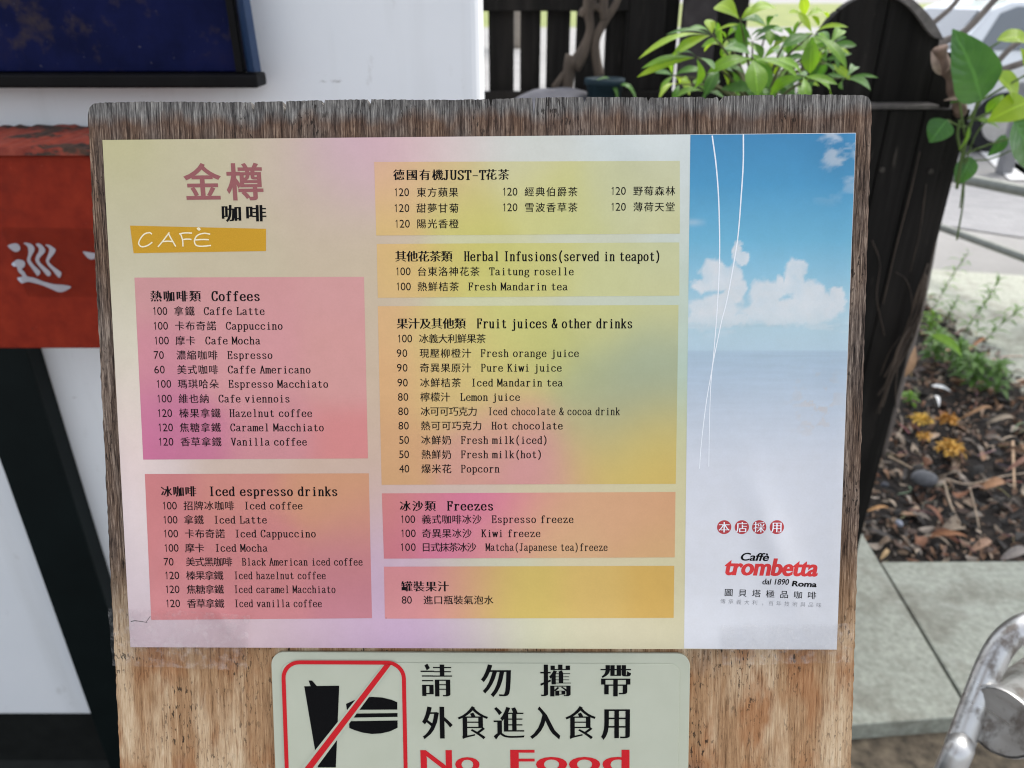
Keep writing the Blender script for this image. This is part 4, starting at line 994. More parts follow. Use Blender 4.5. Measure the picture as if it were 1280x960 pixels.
# ------------------------------------------------------------------ paving and planting bed on the right
def zpoly(name, pts, z0, z1, mat, parent=None, bevel=.004):
    P = [at_z(x, y, z1) for x, y in pts]
    return prism(name, [(p.x, p.y, z1) for p in P], (0, 0, z0-z1), mat, parent, bevel)
SZT = .055
setting(zpoly('paving', [(1101.5, 702), (1300, 701), (1420, 700), (1500, 905), (1217.5, 893)], 0, SZT, MB_SLAB))
setting(zpoly('paving', [(1099, 702), (1214, 895), (1040, 908), (960, 908), (1000, 640), (1062, 640)], 0, SZT, MB_SLAB))
setting(zpoly('paving', [(1160, 381), (1290, 500), (1420, 620), (1600, 470), (1400, 330), (1290, 345), (1150, 335)], 0, .03, MB_SLAB))
pv = [at_z(*p, .008) for p in ((1140, 276), (1500, 330), (1500, 225), (1150, 235))]
setting(mesh('brick_pavement', [(p.x, p.y, .008) for p in pv], [(0, 1, 2, 3)], mat_brick()))
pw_m = plain('white_road_paint', (.72, .72, .72), .7, .1, 20)
for k, q in enumerate(([(1205, 172), (1230, 172), (1300, 225), (1262, 225)], [(1260, 205), (1275, 196), (1330, 232), (1316, 244)])):
    p4 = [at_z(*p, .008) for p in q]; setting(mesh('road_marking', [(p.x, p.y, .012) for p in p4], [(0, 1, 2, 3)], pw_m))
# soil sheet
BED = [(1040, 715), (1040, 560), (1085, 480), (1130, 372), (1168, 376), (1300, 500), (1500, 690), (1500, 720)]
bedw = [at_z(x, y, .01) for x, y in BED]
bx0, bx1 = min(p.x for p in bedw), max(p.x for p in bedw); by0, by1 = min(p.y for p in bedw), max(p.y for p in bedw)
def inbed(x, y):
    c = False; n = len(bedw)
    for i in range(n):
        a_, b_ = bedw[i], bedw[(i+1) % n]
        if (a_.y > y) != (b_.y > y) and x < (b_.x-a_.x)*(y-a_.y)/(b_.y-a_.y)+a_.x: c = not c
    return c
nx, ny = 60, 60; V = []; F = []
def soil_z(x, y): return .016+.018*(float(fbm(np.array([x*14.0+200]), np.array([y*14.0+200]), 51)[0])-.4)
for j in range(ny+1):
    for i in range(nx+1):
        x = bx0+(bx1-bx0)*i/nx; y = by0+(by1-by0)*j/ny; V.append((x, y, soil_z(x, y)))
for j in range(ny):
    for i in range(nx):
        xc = bx0+(bx1-bx0)*(i+.5)/nx; yc = by0+(by1-by0)*(j+.5)/ny
        if inbed(xc, yc): F.append((j*(nx+1)+i, j*(nx+1)+i+1, (j+1)*(nx+1)+i+1, (j+1)*(nx+1)+i))
setting(mesh('soil', V, F, SOIL, None, True))
# rough stony ground at the foot of the slabs
stn = [at_z(*p, .005) for p in ((960, 905), (1500, 895), (1500, 1100), (960, 1100))]
setting(mesh('rough_ground', [(p.x, p.y, .006) for p in stn], [(0, 1, 2, 3)], plain('stony_soil', (.10, .08, .055), .9, .6, 35, 0, .8)))

# ------------------------------------------------------------------ leaves
def leaf_geo(base, tip, width, normal, droop=.15, fold=.25, n=8, shape='oval', curl=0.0):
    base = Vector(base); tip = Vector(tip); ax_ = tip-base; L = ax_.length; ax_.normalize()
    nrm = Vector(normal); nrm = (nrm-ax_*nrm.dot(ax_)); nrm = nrm.normalized() if nrm.length > 1e-4 else ax_.orthogonal().normalized()
    sd_ = ax_.cross(nrm); V = []; F = []; UV = []
    for i in range(n+1):
        f = i/n
        if shape == 'oval': w_ = (math.sin(math.pi*min(1, f**.85))**.75)*(1-.25*f)
        elif shape == 'obov': w_ = math.sin(math.pi*f**1.35)**.8
        elif shape == 'heart': w_ = (math.sin(math.pi/2*min(1, f/.34))**.62 if f < .34 else math.cos(math.pi/2*(f-.34)/.66)**.85)
        else: w_ = math.sin(math.pi*f)**.9*.9
        w_ = max(w_, .02)*width/2
        c = base+ax_*(L*f)+nrm*(L*(droop*(math.sin(math.pi*f)*.6)-droop*f*f*.6))
        for s_ in (-1, -.5, 0, .5, 1):
            V.append(c+sd_*(w_*s_)+nrm*(abs(s_)*w_*fold+curl*s_*s_*w_+.03*w_*math.sin(f*19+s_*2))); UV.append((f, .5+.5*s_))
    for i in range(n):
        for k in range(4): F.append((i*5+k, i*5+k+1, i*5+k+6, i*5+k+5))
    return V, F, UV
class Leaves:
    def __init__(s): s.V = []; s.F = []; s.U = []; s.C = []
    def add(s, g_, col=None):
        b = len(s.V); s.V += g_[0]; s.F += [tuple(i+b for i in f) for f in g_[1]]; s.U += g_[2]
        if col is not None: s.C += [col]*len(g_[0])
    def build(s, name, mat, parent=None, loc=(0, 0, 0)):
        lv = Vector(loc)
        return mesh(name, [v-lv for v in s.V], s.F, mat, parent, True, s.C if s.C else None, s.U)
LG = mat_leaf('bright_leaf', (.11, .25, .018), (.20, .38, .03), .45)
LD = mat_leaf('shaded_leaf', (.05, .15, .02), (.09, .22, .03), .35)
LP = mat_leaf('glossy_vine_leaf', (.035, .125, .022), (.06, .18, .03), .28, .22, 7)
LY = mat_leaf('yellow_green_leaf', (.22, .38, .02), (.34, .48, .04), .5)
# palm-leaved pot plant behind the board
PY = 1.30
pp0 = at_y(955, 100, PY)
plant = empty('potted_money_tree', 'leafy pot plant with bright hand shaped leaves rising behind the board', 'plant', (pp0.x, pp0.y, 0))
br = {'a': Leaves(), 'd': Leaves(), 'y': Leaves()}
HUBS = []
def pal(hx, hy, tips, Y=PY, kind='a', wd=.30, base=1.0, seed=0):
    h = at_y(hx, hy, Y); r_ = random.Random(seed+int(hx)); HUBS.append(h)
    for k, (tx, ty, *o) in enumerate(tips):
        dY = r_.uniform(-.05, .05); kk = o[0] if o else kind; wf = o[1] if len(o) > 1 else wd
        tp = at_y(tx, ty, Y+dY); L = (tp-h).length; wf *= .84
        nr = (C0-h).normalized()*.75+Vector((r_.uniform(-.5, .5), r_.uniform(-.3, .3), .7+r_.uniform(-.2, .3)))
        br[kk].add(leaf_geo(h+(tp-h)*.05, tp, L*wf, nr, r_.uniform(.08, .25), r_.uniform(.15, .35), 9, 'obov'))
e = lambda L_: [(800+x/4.267, y/4.267, *o) for x, y, *o in L_]
def hub(x, y, tips, **kw): pal(800+x/4.267, y/4.267, e(tips), **kw)
hub(600, 310, [(365, 372, 'a', .34), (860, 400, 'a', .27), (630, 500, 'a', .62), (470, 240, 'd', .3), (700, 470, 'd', .45)], Y=1.26)
hub(872, 405, [(742, 302, 'a', .42), (680, 500, 'a', .5), (1045, 495, 'a', .3), (1050, 440, 'a', .24), (880, 560, 'a', .4)], Y=1.24)
hub(920, 180, [(1102, 128, 'y', .22), (905, 390, 'a', .55), (1112, 345, 'a', .27), (760, 240, 'd', .4), (1000, 300, 'd', .3), (845, 60, 'y', .36)], Y=1.32)
hub(880, 90, [(870, -20, 'y', .55), (800, 60, 'y', .4), (1010, 70, 'y', .4), (960, 120, 'y', .35)], Y=1.36)
hub(305, 305, [(12, 345, 'a', .19), (-10, 395, 'y', .16), (290, 495, 'a', .5), (400, 360, 'd', .36), (200, 270, 'd', .25)], Y=1.28)
hub(385, 185, [(-5, 272, 'y', .15), (178, 285, 'y', .30), (360, 96, 'y', .7), (145, 165, 'd', .14), (262, 140, 'd', .3), (520, 120, 'y', .2)], Y=1.3)
hub(535, 105, [(398, 8, 'y', .52), (740, 15, 'y', .34), (560, 260, 'd', .35), (690, 130, 'd', .35), (600, 30, 'y', .3)], Y=1.33)
hub(600, 220, [(480, 120, 'd', .3), (560, 255, 'y', .5), (720, 130, 'd', .3), (760, 200, 'd', .35), (660, 320, 'd', .4), (440, 280, 'd', .3)], Y=1.38)
hub(1100, 415, [(1245, 475, 'd', .3), (1270, 405, 'd', .16), (1000, 395, 'd', .3), (1070, 470, 'd', .4), (1160, 340, 'd', .3)], Y=1.3)
hub(420, 350, [(370, 440, 'y', .5), (480, 460, 'y', .5), (350, 500, 'd', .4), (540, 480, 'd', .5), (560, 380, 'd', .3)], Y=1.36)
hub(210, 450, [(100, 500, 'y', .22), (250, 420, 'y', .3), (180, 540, 'd', .35)], Y=1.36)
hub(760, 330, [(680, 430, 'd', .4), (800, 460, 'd', .5), (880, 300, 'd', .4), (720, 250, 'd', .4)], Y=1.4)
hub(980, 330, [(900, 430, 'd', .4), (1040, 420, 'd', .3), (1060, 300, 'd', .3), (960, 250, 'd', .4)], Y=1.4)
rl = random.Random(5)
for k in range(15):                                      # small inner fans
    hx, hy = rl.uniform(835, 1050), rl.uniform(35, 115)
    if hy < 45 and (hx < 880 or hx > 1030): continue
    a0 = rl.uniform(0, 6.28); n5 = rl.choice((4, 5, 6)); tips = []
    for q_ in range(n5):
        a_ = a0+q_*6.283/n5; L_ = rl.uniform(22, 40); tips.append((hx+L_*math.cos(a_), hy+L_*math.sin(a_)*.75, rl.choice('ddaay'), .36))
    pal(hx, hy, tips, Y=rl.uniform(1.34, 1.5), seed=100+k)
for k in range(16):                                      # lower leaves, mostly hidden behind the board
    hx, hy = rl.uniform(840, 1015), rl.uniform(112, 230); tips = []
    a0 = rl.uniform(0, 6.28)
    for q_ in range(5):
        a_ = a0+q_*1.2566; L_ = rl.uniform(40, 62); tips.append((hx+L_*math.cos(a_), hy+L_*math.sin(a_)*.8, 'd' if rl.random() < .6 else 'a', .34))
    pal(hx, hy, tips, Y=rl.uniform(1.28, 1.45), seed=k)
lo_ = plant.location
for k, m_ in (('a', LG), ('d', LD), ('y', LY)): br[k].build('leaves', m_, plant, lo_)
stemm = mat_bark('green_brown_stem', (.05, .06, .02), (.12, .12, .05))
V = []; F = []
top_c = at_y(950, 150, 1.38)
for h in HUBS[:26]:
    p1 = top_c.lerp(h, .5)+Vector((0, .03, .02)); g_ = tube_geo(catmull([top_c, p1, h], 5), [.0035-.0025*i/10 for i in range(11)], 6); b = len(V); V += g_[0]; F += [tuple(i+b for i in f) for f in g_[1]]
g_ = tube_geo(catmull([Vector((lo_.x, lo_.y+.05, .25)), Vector((lo_.x+.02, lo_.y+.06, .7)), top_c], 6), [.02-.012*i/12 for i in range(13)], 8); b = len(V); V += g_[0]; F += [tuple(i+b for i in f) for f in g_[1]]
mesh('stems', [v-lo_ for v in V], F, stemm, plant, True)
def pot_geo(r0, r1, h, seg=24, rim=.012):
    prof = [(r0*.2, 0), (r0, 0), (r1, h-rim*1.6), (r1+rim*.6, h-rim*1.6), (r1+rim*.6, h), (r1-.006, h), (r1-.012, h-.03), (.001, h-.03)]
    V = []; F = []
    for (r_, z_) in prof:
        for k in range(seg): a_ = 2*math.pi*k/seg; V.append((r_*math.cos(a_), r_*math.sin(a_), z_))
    for i in range(len(prof)-1):
        for k in range(seg): F.append((i*seg+k, i*seg+(k+1) % seg, (i+1)*seg+(k+1) % seg, (i+1)*seg+k))
    return V, F
V, F = pot_geo(.10, .14, .26); o = mesh('pot', V, F, plain('terracotta', (.22, .09, .05), .8, .2), plant, True); o.location = (0, .05, .0)

# bare shrub trunk, blue pot, boulder in front of the slats
SY = 2.0
p0 = at_y(700, 118, SY)
tk = empty('gnarled_shrub', 'bare forked brown shrub trunk in front of the slatted fence', 'shrub', (p0.x, p0.y, 0)); lo_ = tk.location
bk = mat_bark('dark_brown_bark', (.035, .025, .018), (.10, .075, .055))
def tpx(pts): return [at_y(x, y, SY)-lo_ for x, y in pts]
cr5 = lambda pts: [(580+x/5.333, y/5.333) for x, y in pts]
tube('trunk', catmull([Vector((.02, .0, 0)), Vector((.0, 0, .6))]+tpx(cr5([(690, 590), (740, 440), (800, 330), (840, 200), (830, 80), (850, -60)])), 5), [.022]*10+[.014+.004*math.sin(i*.3) for i in range(26)], bk, tk)
tube('branch', catmull(tpx(cr5([(600, 590), (690, 470), (770, 380), (815, 300)])), 5), [.010]*16, bk, tk)
tube('branch', catmull(tpx(cr5([(905, 510), (880, 380), (880, 260), (940, 140), (1000, 50), (1040, -40)])), 5), [.013-.0002*i for i in range(26)], bk, tk)
tube('branch', catmull(tpx(cr5([(940, 130), (930, 60), (930, -30)])), 5), [.011]*11, bk, tk)
tube('branch', catmull(tpx(cr5([(930, 75), (880, 45), (800, 70), (780, 110)])), 5), [.009]*16, bk, tk)
p0 = at_y(756, 98, 1.9)
bp = empty('blue_pot', 'small dark blue plant pot beside the bare trunk', 'pot', (p0.x, p0.y, 0)); 
V, F = pot_geo(.030, .042, .11, 20, .008)
o = mesh('pot_shell', V, F, plain('dark_teal_glaze', (.010, .022, .030), .6, .2), bp, True); o.location = (0, 0, p0.z-.11)
box('pot_stand', (-.03, -.03, 0), (.03, .03, p0.z-.111), MB_BW, bp, .003)
lv = Leaves()
for (x, y, tx, ty, w_) in ((768, 108, 800, 122, .016), (762, 106, 748, 96, .008), (758, 104, 775, 128, .012)):
    b_, t__ = at_y(x, y, 1.88), at_y(tx, ty, 1.86); lv.add(leaf_geo(b_, t__, w_, (0, -.5, 1), .5, .2, 8, 'x'))
lv.build('strap_leaves', LD, bp, bp.location)
bo = at_y(695, 130, 1.95)
bm = bmesh.new(); bmesh.ops.create_icosphere(bm, subdivisions=4, radius=1)
for v in bm.verts:
    n_ = float(fbm(np.array([v.co.x*2+9]), np.array([v.co.y*2+v.co.z*1.3+9]), 61, 3)[0])-.5; v.co *= 1+.18*n_
    
    if v.co.z < 0:
        r_ = math.hypot(v.co.x, v.co.y)
        if r_ > .25: k_ = (1+.35*abs(v.co.z))/r_; v.co.x *= k_; v.co.y *= k_
    v.co = Vector((v.co.x*.125, v.co.y*.10, v.co.z*.085 if v.co.z > 0 else v.co.z*1.27))
ob = from_bm('standing_stone', bm, plain('grey_boulder_stone', (.10, .10, .115), .85, .25, 20, 0, .4), None, True)
zt_ = at_y(695, 108, 1.95).z; ob.location = (bo.x, bo.y, zt_-.085)
tag(ob, 'rounded top of a grey standing stone beside the bare forked trunk', 'stone')

# vine on the arched panel's edge
VY = 1.66
v0 = at_y(1190, 200, VY)
vine = empty('climbing_vine', 'glossy heart leaved vine climbing the edge of the black arched panel', 'vine', (v0.x, v0.y, 0)); lo_ = vine.location
def vleaf(b_, t__, w_, nr, mat, Y=VY, dY=0.0, droop=.2, fold=.25, shape='heart'):
    L_ = Leaves(); B_ = at_y(*b_, Y); T_ = at_y(*t__, Y+dY); L_.add(leaf_geo(B_, T_, w_*(T_-B_).length, nr, droop, fold, 12, shape)); return L_.build('leaf', mat, vine, lo_)
vleaf((1226, 126), (1195, 38), .56, (-.2, -1, .25), LP, 1.60, -.03, .12, .22)
vleaf((1184, 150), (1162, 178), 1.05, (-.5, -1, .5), LP, 1.60, 0, .1, .2)
vleaf((1246, 50), (1300, 62), .5, (0, -.6, 1), LY, 1.62, 0, .3, .2)
vleaf((1243, 92), (1272, 140), .6, (.3, -.6, .6), LY, 1.66, 0, .2, .3)
vleaf((1285, 128), (1236, 150), .75, (.1, -.8, .6), LY, 1.64, 0, .2, .2)
vleaf((1268, 150), (1290, 212), .8, (.2, -1, .3), LP, 1.62, 0, .1, .3)
vleaf((1290, 100), (1278, 60), .5, (.2, -1, .3), LY, 1.68, 0, .1, .3)
vleaf((1210, 158), (1200, 188), .5, (.6, -.5, .4), LG, 1.63, 0, .1, .4)
vleaf((1222, 150), (1252, 160), .4, (.2, -.5, 1), LG, 1.66, 0, .1, .2)
vleaf((1214, 196), (1196, 232), .7, (-.3, -1, .3), LP, 1.66, 0, .1, .2)
vleaf((1232, 140), (1256, 118), .55, (.2, -.8, .6), LG, 1.70, 0, .2, .3)
vleaf((1256, 168), (1236, 196), .6, (.2, -1, .4), LP, 1.70, 0, .2, .3)
vleaf((1274, 120), (1250, 138), .5, (-.2, -.8, .7), LG, 1.68, 0, .2, .3)
vleaf((1282, 172), (1300, 150), .6, (.2, -.8, .6), LY, 1.72, 0, .2, .3)
vleaf((1208, 122), (1188, 128), .5, (-.2, -.8, .7), LD, 1.70, 0, .2, .3)
vst = mat_bark('green_vine_stem', (.05, .09, .02), (.11, .16, .04))
for pts, r_ in (([(1196, 236), (1203, 192), (1212, 160), (1222, 128)], .0035), ([(1184, 150), (1200, 158), (1208, 158)], .002), ([(1222, 128), (1262, 105), (1300, 84)], .0024), ([(1218, 150), (1240, 140), (1290, 128)], .003), ([(1203, 194), (1230, 183), (1262, 173)], .002),
                ([(1210, 150), (1220, 135), (1226, 126)], .0025), ([(1193, 92), (1222, 70), (1250, 52)], .0022), ([(1202, 190), (1197, 170), (1200, 150)], .003), ([(1216, 150), (1206, 190), (1204, 250), (1196, 300)], .002), ([(1200, 260), (1211, 190), (1236, 150), (1284, 140)], .0018), ([(1208, 200), (1240, 198), (1290, 176)], .0016), ([(1206, 170), (1200, 130), (1196, 92)], .0022)):
    tube('stem', catmull([at_y(x, y, VY)-lo_ for x, y in pts], 6), r_, vst, vine, 6)
# dry stump with curled bark on top of the edge post
sb = empty('dry_stump', 'peeling brown dead stem leaning on the arched panel shoulder', 'stump', (at_y(1190, 90, 1.70).x, 1.70, 0)); lo_ = sb.location
dry = mat_bark('peeling_brown_bark', (.05, .03, .022), (.24, .16, .12))
tube('stem', catmull([at_y(x, y, Y_)-lo_ for x, y, Y_ in ((1200, 141, 1.735), (1197, 126, 1.71), (1190, 100, 1.70), (1182, 82, 1.70), (1175, 62, 1.70), (1174, 58, 1.70))], 5), [.013+.003*math.sin(i) for i in range(24)]+[.010, .004], dry, sb, 8)
flake_m = plain('pale_bark_flake', (.34, .25, .20), .8, .3, 40)
for (xa, ya), (xb, yb), w_, nr, c_ in (((1176, 94), (1164, 66), .016, (-.6, -1, 0), .6), ((1182, 90), (1187, 70), .014, (.6, -1, 0), .6), ((1204, 124), (1182, 124), .010, (0, -1, .6), .5)):
    lv = Leaves(); lv.add(leaf_geo(at_y(xa, ya, 1.67), at_y(xb, yb, 1.665), w_, nr, .3, c_, 8, 'x')); lv.build('bark_flake', flake_m, sb, lo_)
# bare branches of a bush outside
bb = empty('bare_branch_bush', 'bare grey brown branches crossing before the parked car', 'bush', (at_y(1200, 200, 2.3).x, 2.3, 0)); lo_ = bb.location
bkk = mat_bark('grey_twig_bark', (.10, .085, .075), (.22, .19, .165))
def brn(pts, r0, r1, Y=2.3):
    P = catmull([at_y(x, y, Y)-lo_ for x, y in pts], 6); n = len(P); tube('branch', P, [r0+(r1-r0)*i/(n-1) for i in range(n)], bkk, bb, 7)
brn([(1140, 78), (1175, 54), (1205, 40), (1236, 8), (1262, -22)], .011, .008)
brn([(1140, 52), (1165, 30), (1190, 8), (1212, -20)], .008, .006)
brn([(1190, 130), (1206, 112), (1240, 84), (1268, 56), (1310, 30)], .010, .007)
brn([(1244, 92), (1262, 84), (1300, 72)], .010, .009)
brn([(1190, 92), (1215, 74), (1240, 60)], .006, .004)
P = [Vector((0.05, .1, 0)), Vector((.02, .05, .7)), at_y(1190, 130, 2.3)-lo_]; tube('stem', catmull(P, 6), .012, bkk, bb, 7)

# dried vine roots on the panel foot
dr = empty('dry_root_tangle', 'dry brown vine roots hanging down the foot of the black panel', 'roots', (at_y(1140, 450, AY-.03).x, AY-.03, 0)); lo_ = dr.location
rt_m = mat_bark('dry_root', (.018, .013, .010), (.085, .060, .042))
rr2 = random.Random(9)
edge_x = lambda y: 1127+(478-y)*.236
for k in range(9):
    y0 = rr2.uniform(300, 390); y2 = rr2.uniform(470, 535); o0, o1, o2 = rr2.uniform(-4, 6), rr2.uniform(-16, 5), rr2.uniform(-26, 0)
    ym = (y0+y2)/2; pts = [(edge_x(y0)+o0, y0), (edge_x((y0+ym)/2)+(o0+o1)/2+rr2.uniform(-4, 4), (y0+ym)/2), (edge_x(ym)+o1, ym), (edge_x((ym+y2)/2)+(o1+o2)/2+rr2.uniform(-4, 4), (ym+y2)/2), (edge_x(y2)+o2, y2)]
    tube('root', catmull([at_y(x, y, AY-.012-rr2.uniform(0, .03))-lo_ for x, y in pts], 5), rr2.uniform(.0010, .0034), rt_m, dr, 5)
for pts in ([(1090, 300), (1100, 330), (1096, 372), (1106, 420)], [(1150, 190), (1136, 250), (1120, 310), (1104, 380)], [(1120, 340), (1134, 352), (1140, 384), (1130, 430)], [(1100, 470), (1112, 440), (1126, 420)], [(1158, 230), (1150, 290), (1138, 340)]):
    tube('root', catmull([at_y(x, y, AY-.006)-lo_ for x, y in pts], 6), .0011, rt_m, dr, 5)
lv = Leaves(); lv.add(leaf_geo(at_y(1144, 432, 1.62), at_y(1132, 474, 1.62), .020, (-.2, -1, .3), .2, .3, 8, 'x')); lv.build('dry_leaf', plain('tan_dry_leaf', (.42, .26, .15), .7, .2, 50), dr, lo_)

# ------------------------------------------------------------------ leaf litter and small things in the bed
LITM = mat_attr('dry_leaf_litter', .7)
PALET = [(.12, .062, .036), (.20, .11, .06), (.28, .16, .09), (.07, .042, .03), (.34, .24, .16), (.16, .10, .07), (.23, .10, .05), (.42, .33, .24), (.03, .022, .018), (.10, .085, .075), (.30, .25, .20), (.02, .016, .013), (.018, .014, .011)]
lit = Leaves(); rq = random.Random(21); cnt = 0
while cnt < 2500:
    x, y = rq.uniform(bx0, bx1), rq.uniform(by0, by1)
    if not inbed(x, y): continue
    cnt += 1; z = soil_z(x, y)+rq.uniform(.002, .022); L_ = rq.uniform(.018, .058)*(1.7 if rq.random() < .2 else 1)*(.45 if rq.random() < .3 else 1); a_ = rq.uniform(0, 6.28); ti = rq.uniform(-.4, .4)
    d_ = Vector((math.cos(a_)*math.cos(ti), math.sin(a_)*math.cos(ti), math.sin(ti)))
    c_ = rq.choice(PALET); f_ = rq.uniform(.45, 1.25)
    lit.add(leaf_geo(Vector((x, y, z))-d_*L_/2, Vector((x, y, z))+d_*L_/2, L_*rq.uniform(.2, .6), (rq.uniform(-.7, .7), rq.uniform(-.7, .7), 1), rq.uniform(-.6, .6), rq.uniform(-.6, .8), 5, 'x', rq.uniform(-.5, .6)), tuple(q_*f_ for q_ in c_))
for k in range(260):
    x, y = rq.uniform(bx0, bx1), rq.uniform(by0, by1)
    if not inbed(x, y): continue
    a_ = rq.uniform(0, 6.28); L_ = rq.uniform(.03, .11); z = soil_z(x, y)+rq.uniform(.012, .035); bnd = rq.uniform(-.02, .02)
    d_ = Vector((math.cos(a_), math.sin(a_), 0)); sd_ = Vector((-d_.y, d_.x, 0)); c_ = Vector((x, y, z))
    g_ = tube_geo(catmull([c_-d_*L_/2, c_+sd_*bnd+Vector((0, 0, rq.uniform(-.004, .012))), c_+d_*L_/2+sd_*rq.uniform(-.012, .012)], 4), rq.uniform(.0008, .0024), 5)
    lit.add((g_[0], g_[1], [(0, .5)]*len(g_[0])), tuple(q_*rq.uniform(.5, 1.1) for q_ in rq.choice([(.30, .22, .15), (.40, .31, .22), (.16, .11, .08)])))
setting(lit.build('leaf_litter', LITM), 'stuff')
def on(px_, py_, z=.02): p = at_z(px_, py_, z); p.z = z; return p
# stones
def stone(pxy, rx_, ry_, rz_, col, label, rot=0.0, z=.044):
    bm = bmesh.new(); bmesh.ops.create_icosphere(bm, subdivisions=3, radius=1)
    for v in bm.verts:
        n_ = float(fbm(np.array([v.co.x*1.5+5+rot]), np.array([v.co.y*1.5+v.co.z+5]), 71, 2)[0])-.5; v.co *= 1+.2*n_; v.co = Vector((v.co.x*rx_, v.co.y*ry_, v.co.z*rz_))
    o = from_bm('pebble', bm, plain('pebble_stone', col, .7, .18, 60, 0, .15), None, True); o.location = on(*pxy, z); o.rotation_euler = (0, 0, rot)
    tag(o, label, 'pebble', 'pebbles in the planting bed')
stone((1155, 598), .042, .030, .029, (.115, .118, .125), 'smooth oval grey pebble lying among the dry leaves', -.25, .058)
stone((1106, 606), .013, .012, .010, (.06, .065, .08), 'small blue black pebble half buried by the board edge', .6)
stone((1124, 654), .010, .015, .009, (.26, .28, .33), 'small pale blue pebble near the front paving')
# yellow blossoms
def blossom(pxy, r_, n_, col, label, seed):
    q_ = random.Random(seed); L_ = Leaves(); c = on(*pxy, .060)
    for k in range(n_):
        d_ = Vector((q_.uniform(-1, 1), q_.uniform(-1, 1), q_.uniform(-.1, .9))); d_.normalize(); b_ = c+d_*r_*q_.uniform(.1, .5)+Vector((q_.uniform(-1, 1), q_.uniform(-1, 1), 0))*r_*.6
        f_ = q_.uniform(.7, 1.25); L_.add(leaf_geo(b_, b_+d_*r_*q_.uniform(.5, .9), r_*.35, (q_.uniform(-1, 1), q_.uniform(-1, 1), 1), .4, .4, 4, 'x'), tuple(min(1, x*f_) for x in col))
    o = L_.build('dried_blossom', LITM, None, c); o.location = c; tag(o, label, 'blossom', 'dried yellow blossoms')
blossom((1151, 526), .031, 90, (.70, .44, .06), 'crumpled pale yellow blossom above the oval pebble', 1)
blossom((1184, 526), .031, 90, (.52, .25, .04), 'crumpled brown orange blossom beside the pale yellow one', 2)
blossom((1154, 547), .023, 60, (.60, .32, .05), 'small orange blossom just above the oval pebble', 3)
blossom((1188, 562), .037, 110, (.66, .37, .06), 'largest ochre blossom cluster up from the pebble', 4)
blossom((1212, 452), .010, 20, (.50, .22, .05), 'small orange blossom among the green weeds', 5)
# white petal scraps
wp = mat_attr('white_petal', .5)
for (x, y, tx, ty, w_, lab) in ((1164, 482, 1190, 488, .022, 'upper white fallen petal lying against the green weeds'), (1168, 494, 1175, 506, .020, 'smaller white fallen petal just below the first')):
    c = on(x, y, .055); L_ = Leaves(); L_.add(leaf_geo(c, on(tx, ty, .052), w_, (0, -.5, 1), .2, .3, 6, 'oval'), (.78, .78, .76))
    o = L_.build('fallen_petal', wp, None, c); o.location = c; tag(o, lab, 'petal', 'white fallen petals')
# larger dry leaves and twigs
BIG = [((1200, 524), (1250, 506), .017, (.30, .16, .07), 'long curled tan leaf lying below the green weeds'), ((1232, 530), (1275, 520), .024, (.30, .24, .17), 'pale buff leaf behind the brown one'),
 ((1224, 612), (1262, 600), .036, (.36, .185, .09), 'wide orange brown leaf near the frame edge'), ((1160, 672), (1215, 668), .018, (.30, .13, .055), 'russet leaf above the front paving'), ((1212, 690), (1243, 672), .028, (.32, .19, .12), 'buff pink leaf touching the front paving'),
 ((1082, 640), (1114, 632), .013, (.46, .25, .10), 'yellow tan leaf beside the plywood edge'), ((1154, 632), (1182, 654), .018, (.27, .12, .07), 'red brown folded leaf below the oval pebble'), ((1092, 555), (1104, 532), .022, (.24, .14, .11), 'dull pinkish leaf at the foot of the black panel'),
 ((1250, 700), (1290, 684), .034, (.22, .19, .17), 'grey dead leaf resting on the slab edge'), ((1205, 442), (1240, 420), .016, (.30, .13, .05), 'rusty leaf lying across the weeds by the rear slab'), ((1100, 700), (1112, 684), .016, (.40, .27, .13), 'small straw coloured leaf in the corner of the bed'), ((1256, 590), (1300, 565), .02, (.25, .12, .08), 'curled dark red leaf beside the upright stick')]
for k, (a_, b_, w_, c_, lab) in enumerate(BIG):
    L_ = Leaves(); p_ = on(*a_, .04); L_.add(leaf_geo(p_, on(*b_, .046), w_*1.0, (.1, -.4, 1), .25, .35, 9, 'oval', .25), c_); o = L_.build('dry_leaf', LITM, None, p_); o.location = p_; tag(o, lab, 'leaf', 'large dry leaves on the bed')
TW = [([(1182, 598), (1210, 605), (1250, 596), (1290, 590)], .0032, (.42, .33, .24), 'long pale twig lying across the litter'), ([(1180, 602), (1188, 630), (1200, 655)], .0045, (.36, .28, .20), 'thick short twig bending from the oval pebble'), ([(1212, 608), (1220, 640), (1224, 660)], .003, (.36, .28, .20), 'thin twig hanging below the long pale one'),
 ([(1120, 505), (1128, 530), (1120, 548)], .0035, (.30, .24, .18), 'grey twig standing by the black panel foot'), ([(1266, 552), (1268, 610)], .0055, (.55, .38, .24), 'flat wooden stick upright in the litter'), ([(1110, 570), (1130, 580), (1140, 586)], .004, (.42, .32, .22), 'short curved twig above the pebble'), ([(1232, 452), (1255, 446), (1278, 445)], .005, (.40, .30, .24), 'thick pale twig leaning on the rear slab')]
for pts, r_, c_, lab in TW:
    P = catmull([on(x, y, .043) for x, y in pts], 6); V, F = tube_geo(P, [r_*(1-.3*i/(len(P)-1)) for i in range(len(P))], 6); p_ = P[0].copy(); o = mesh('twig', [v-p_ for v in V], F, plain('dry_twig', c_, .8, .3, 60), None, True); o.location = p_; tag(o, lab, 'twig', 'twigs on the bed')
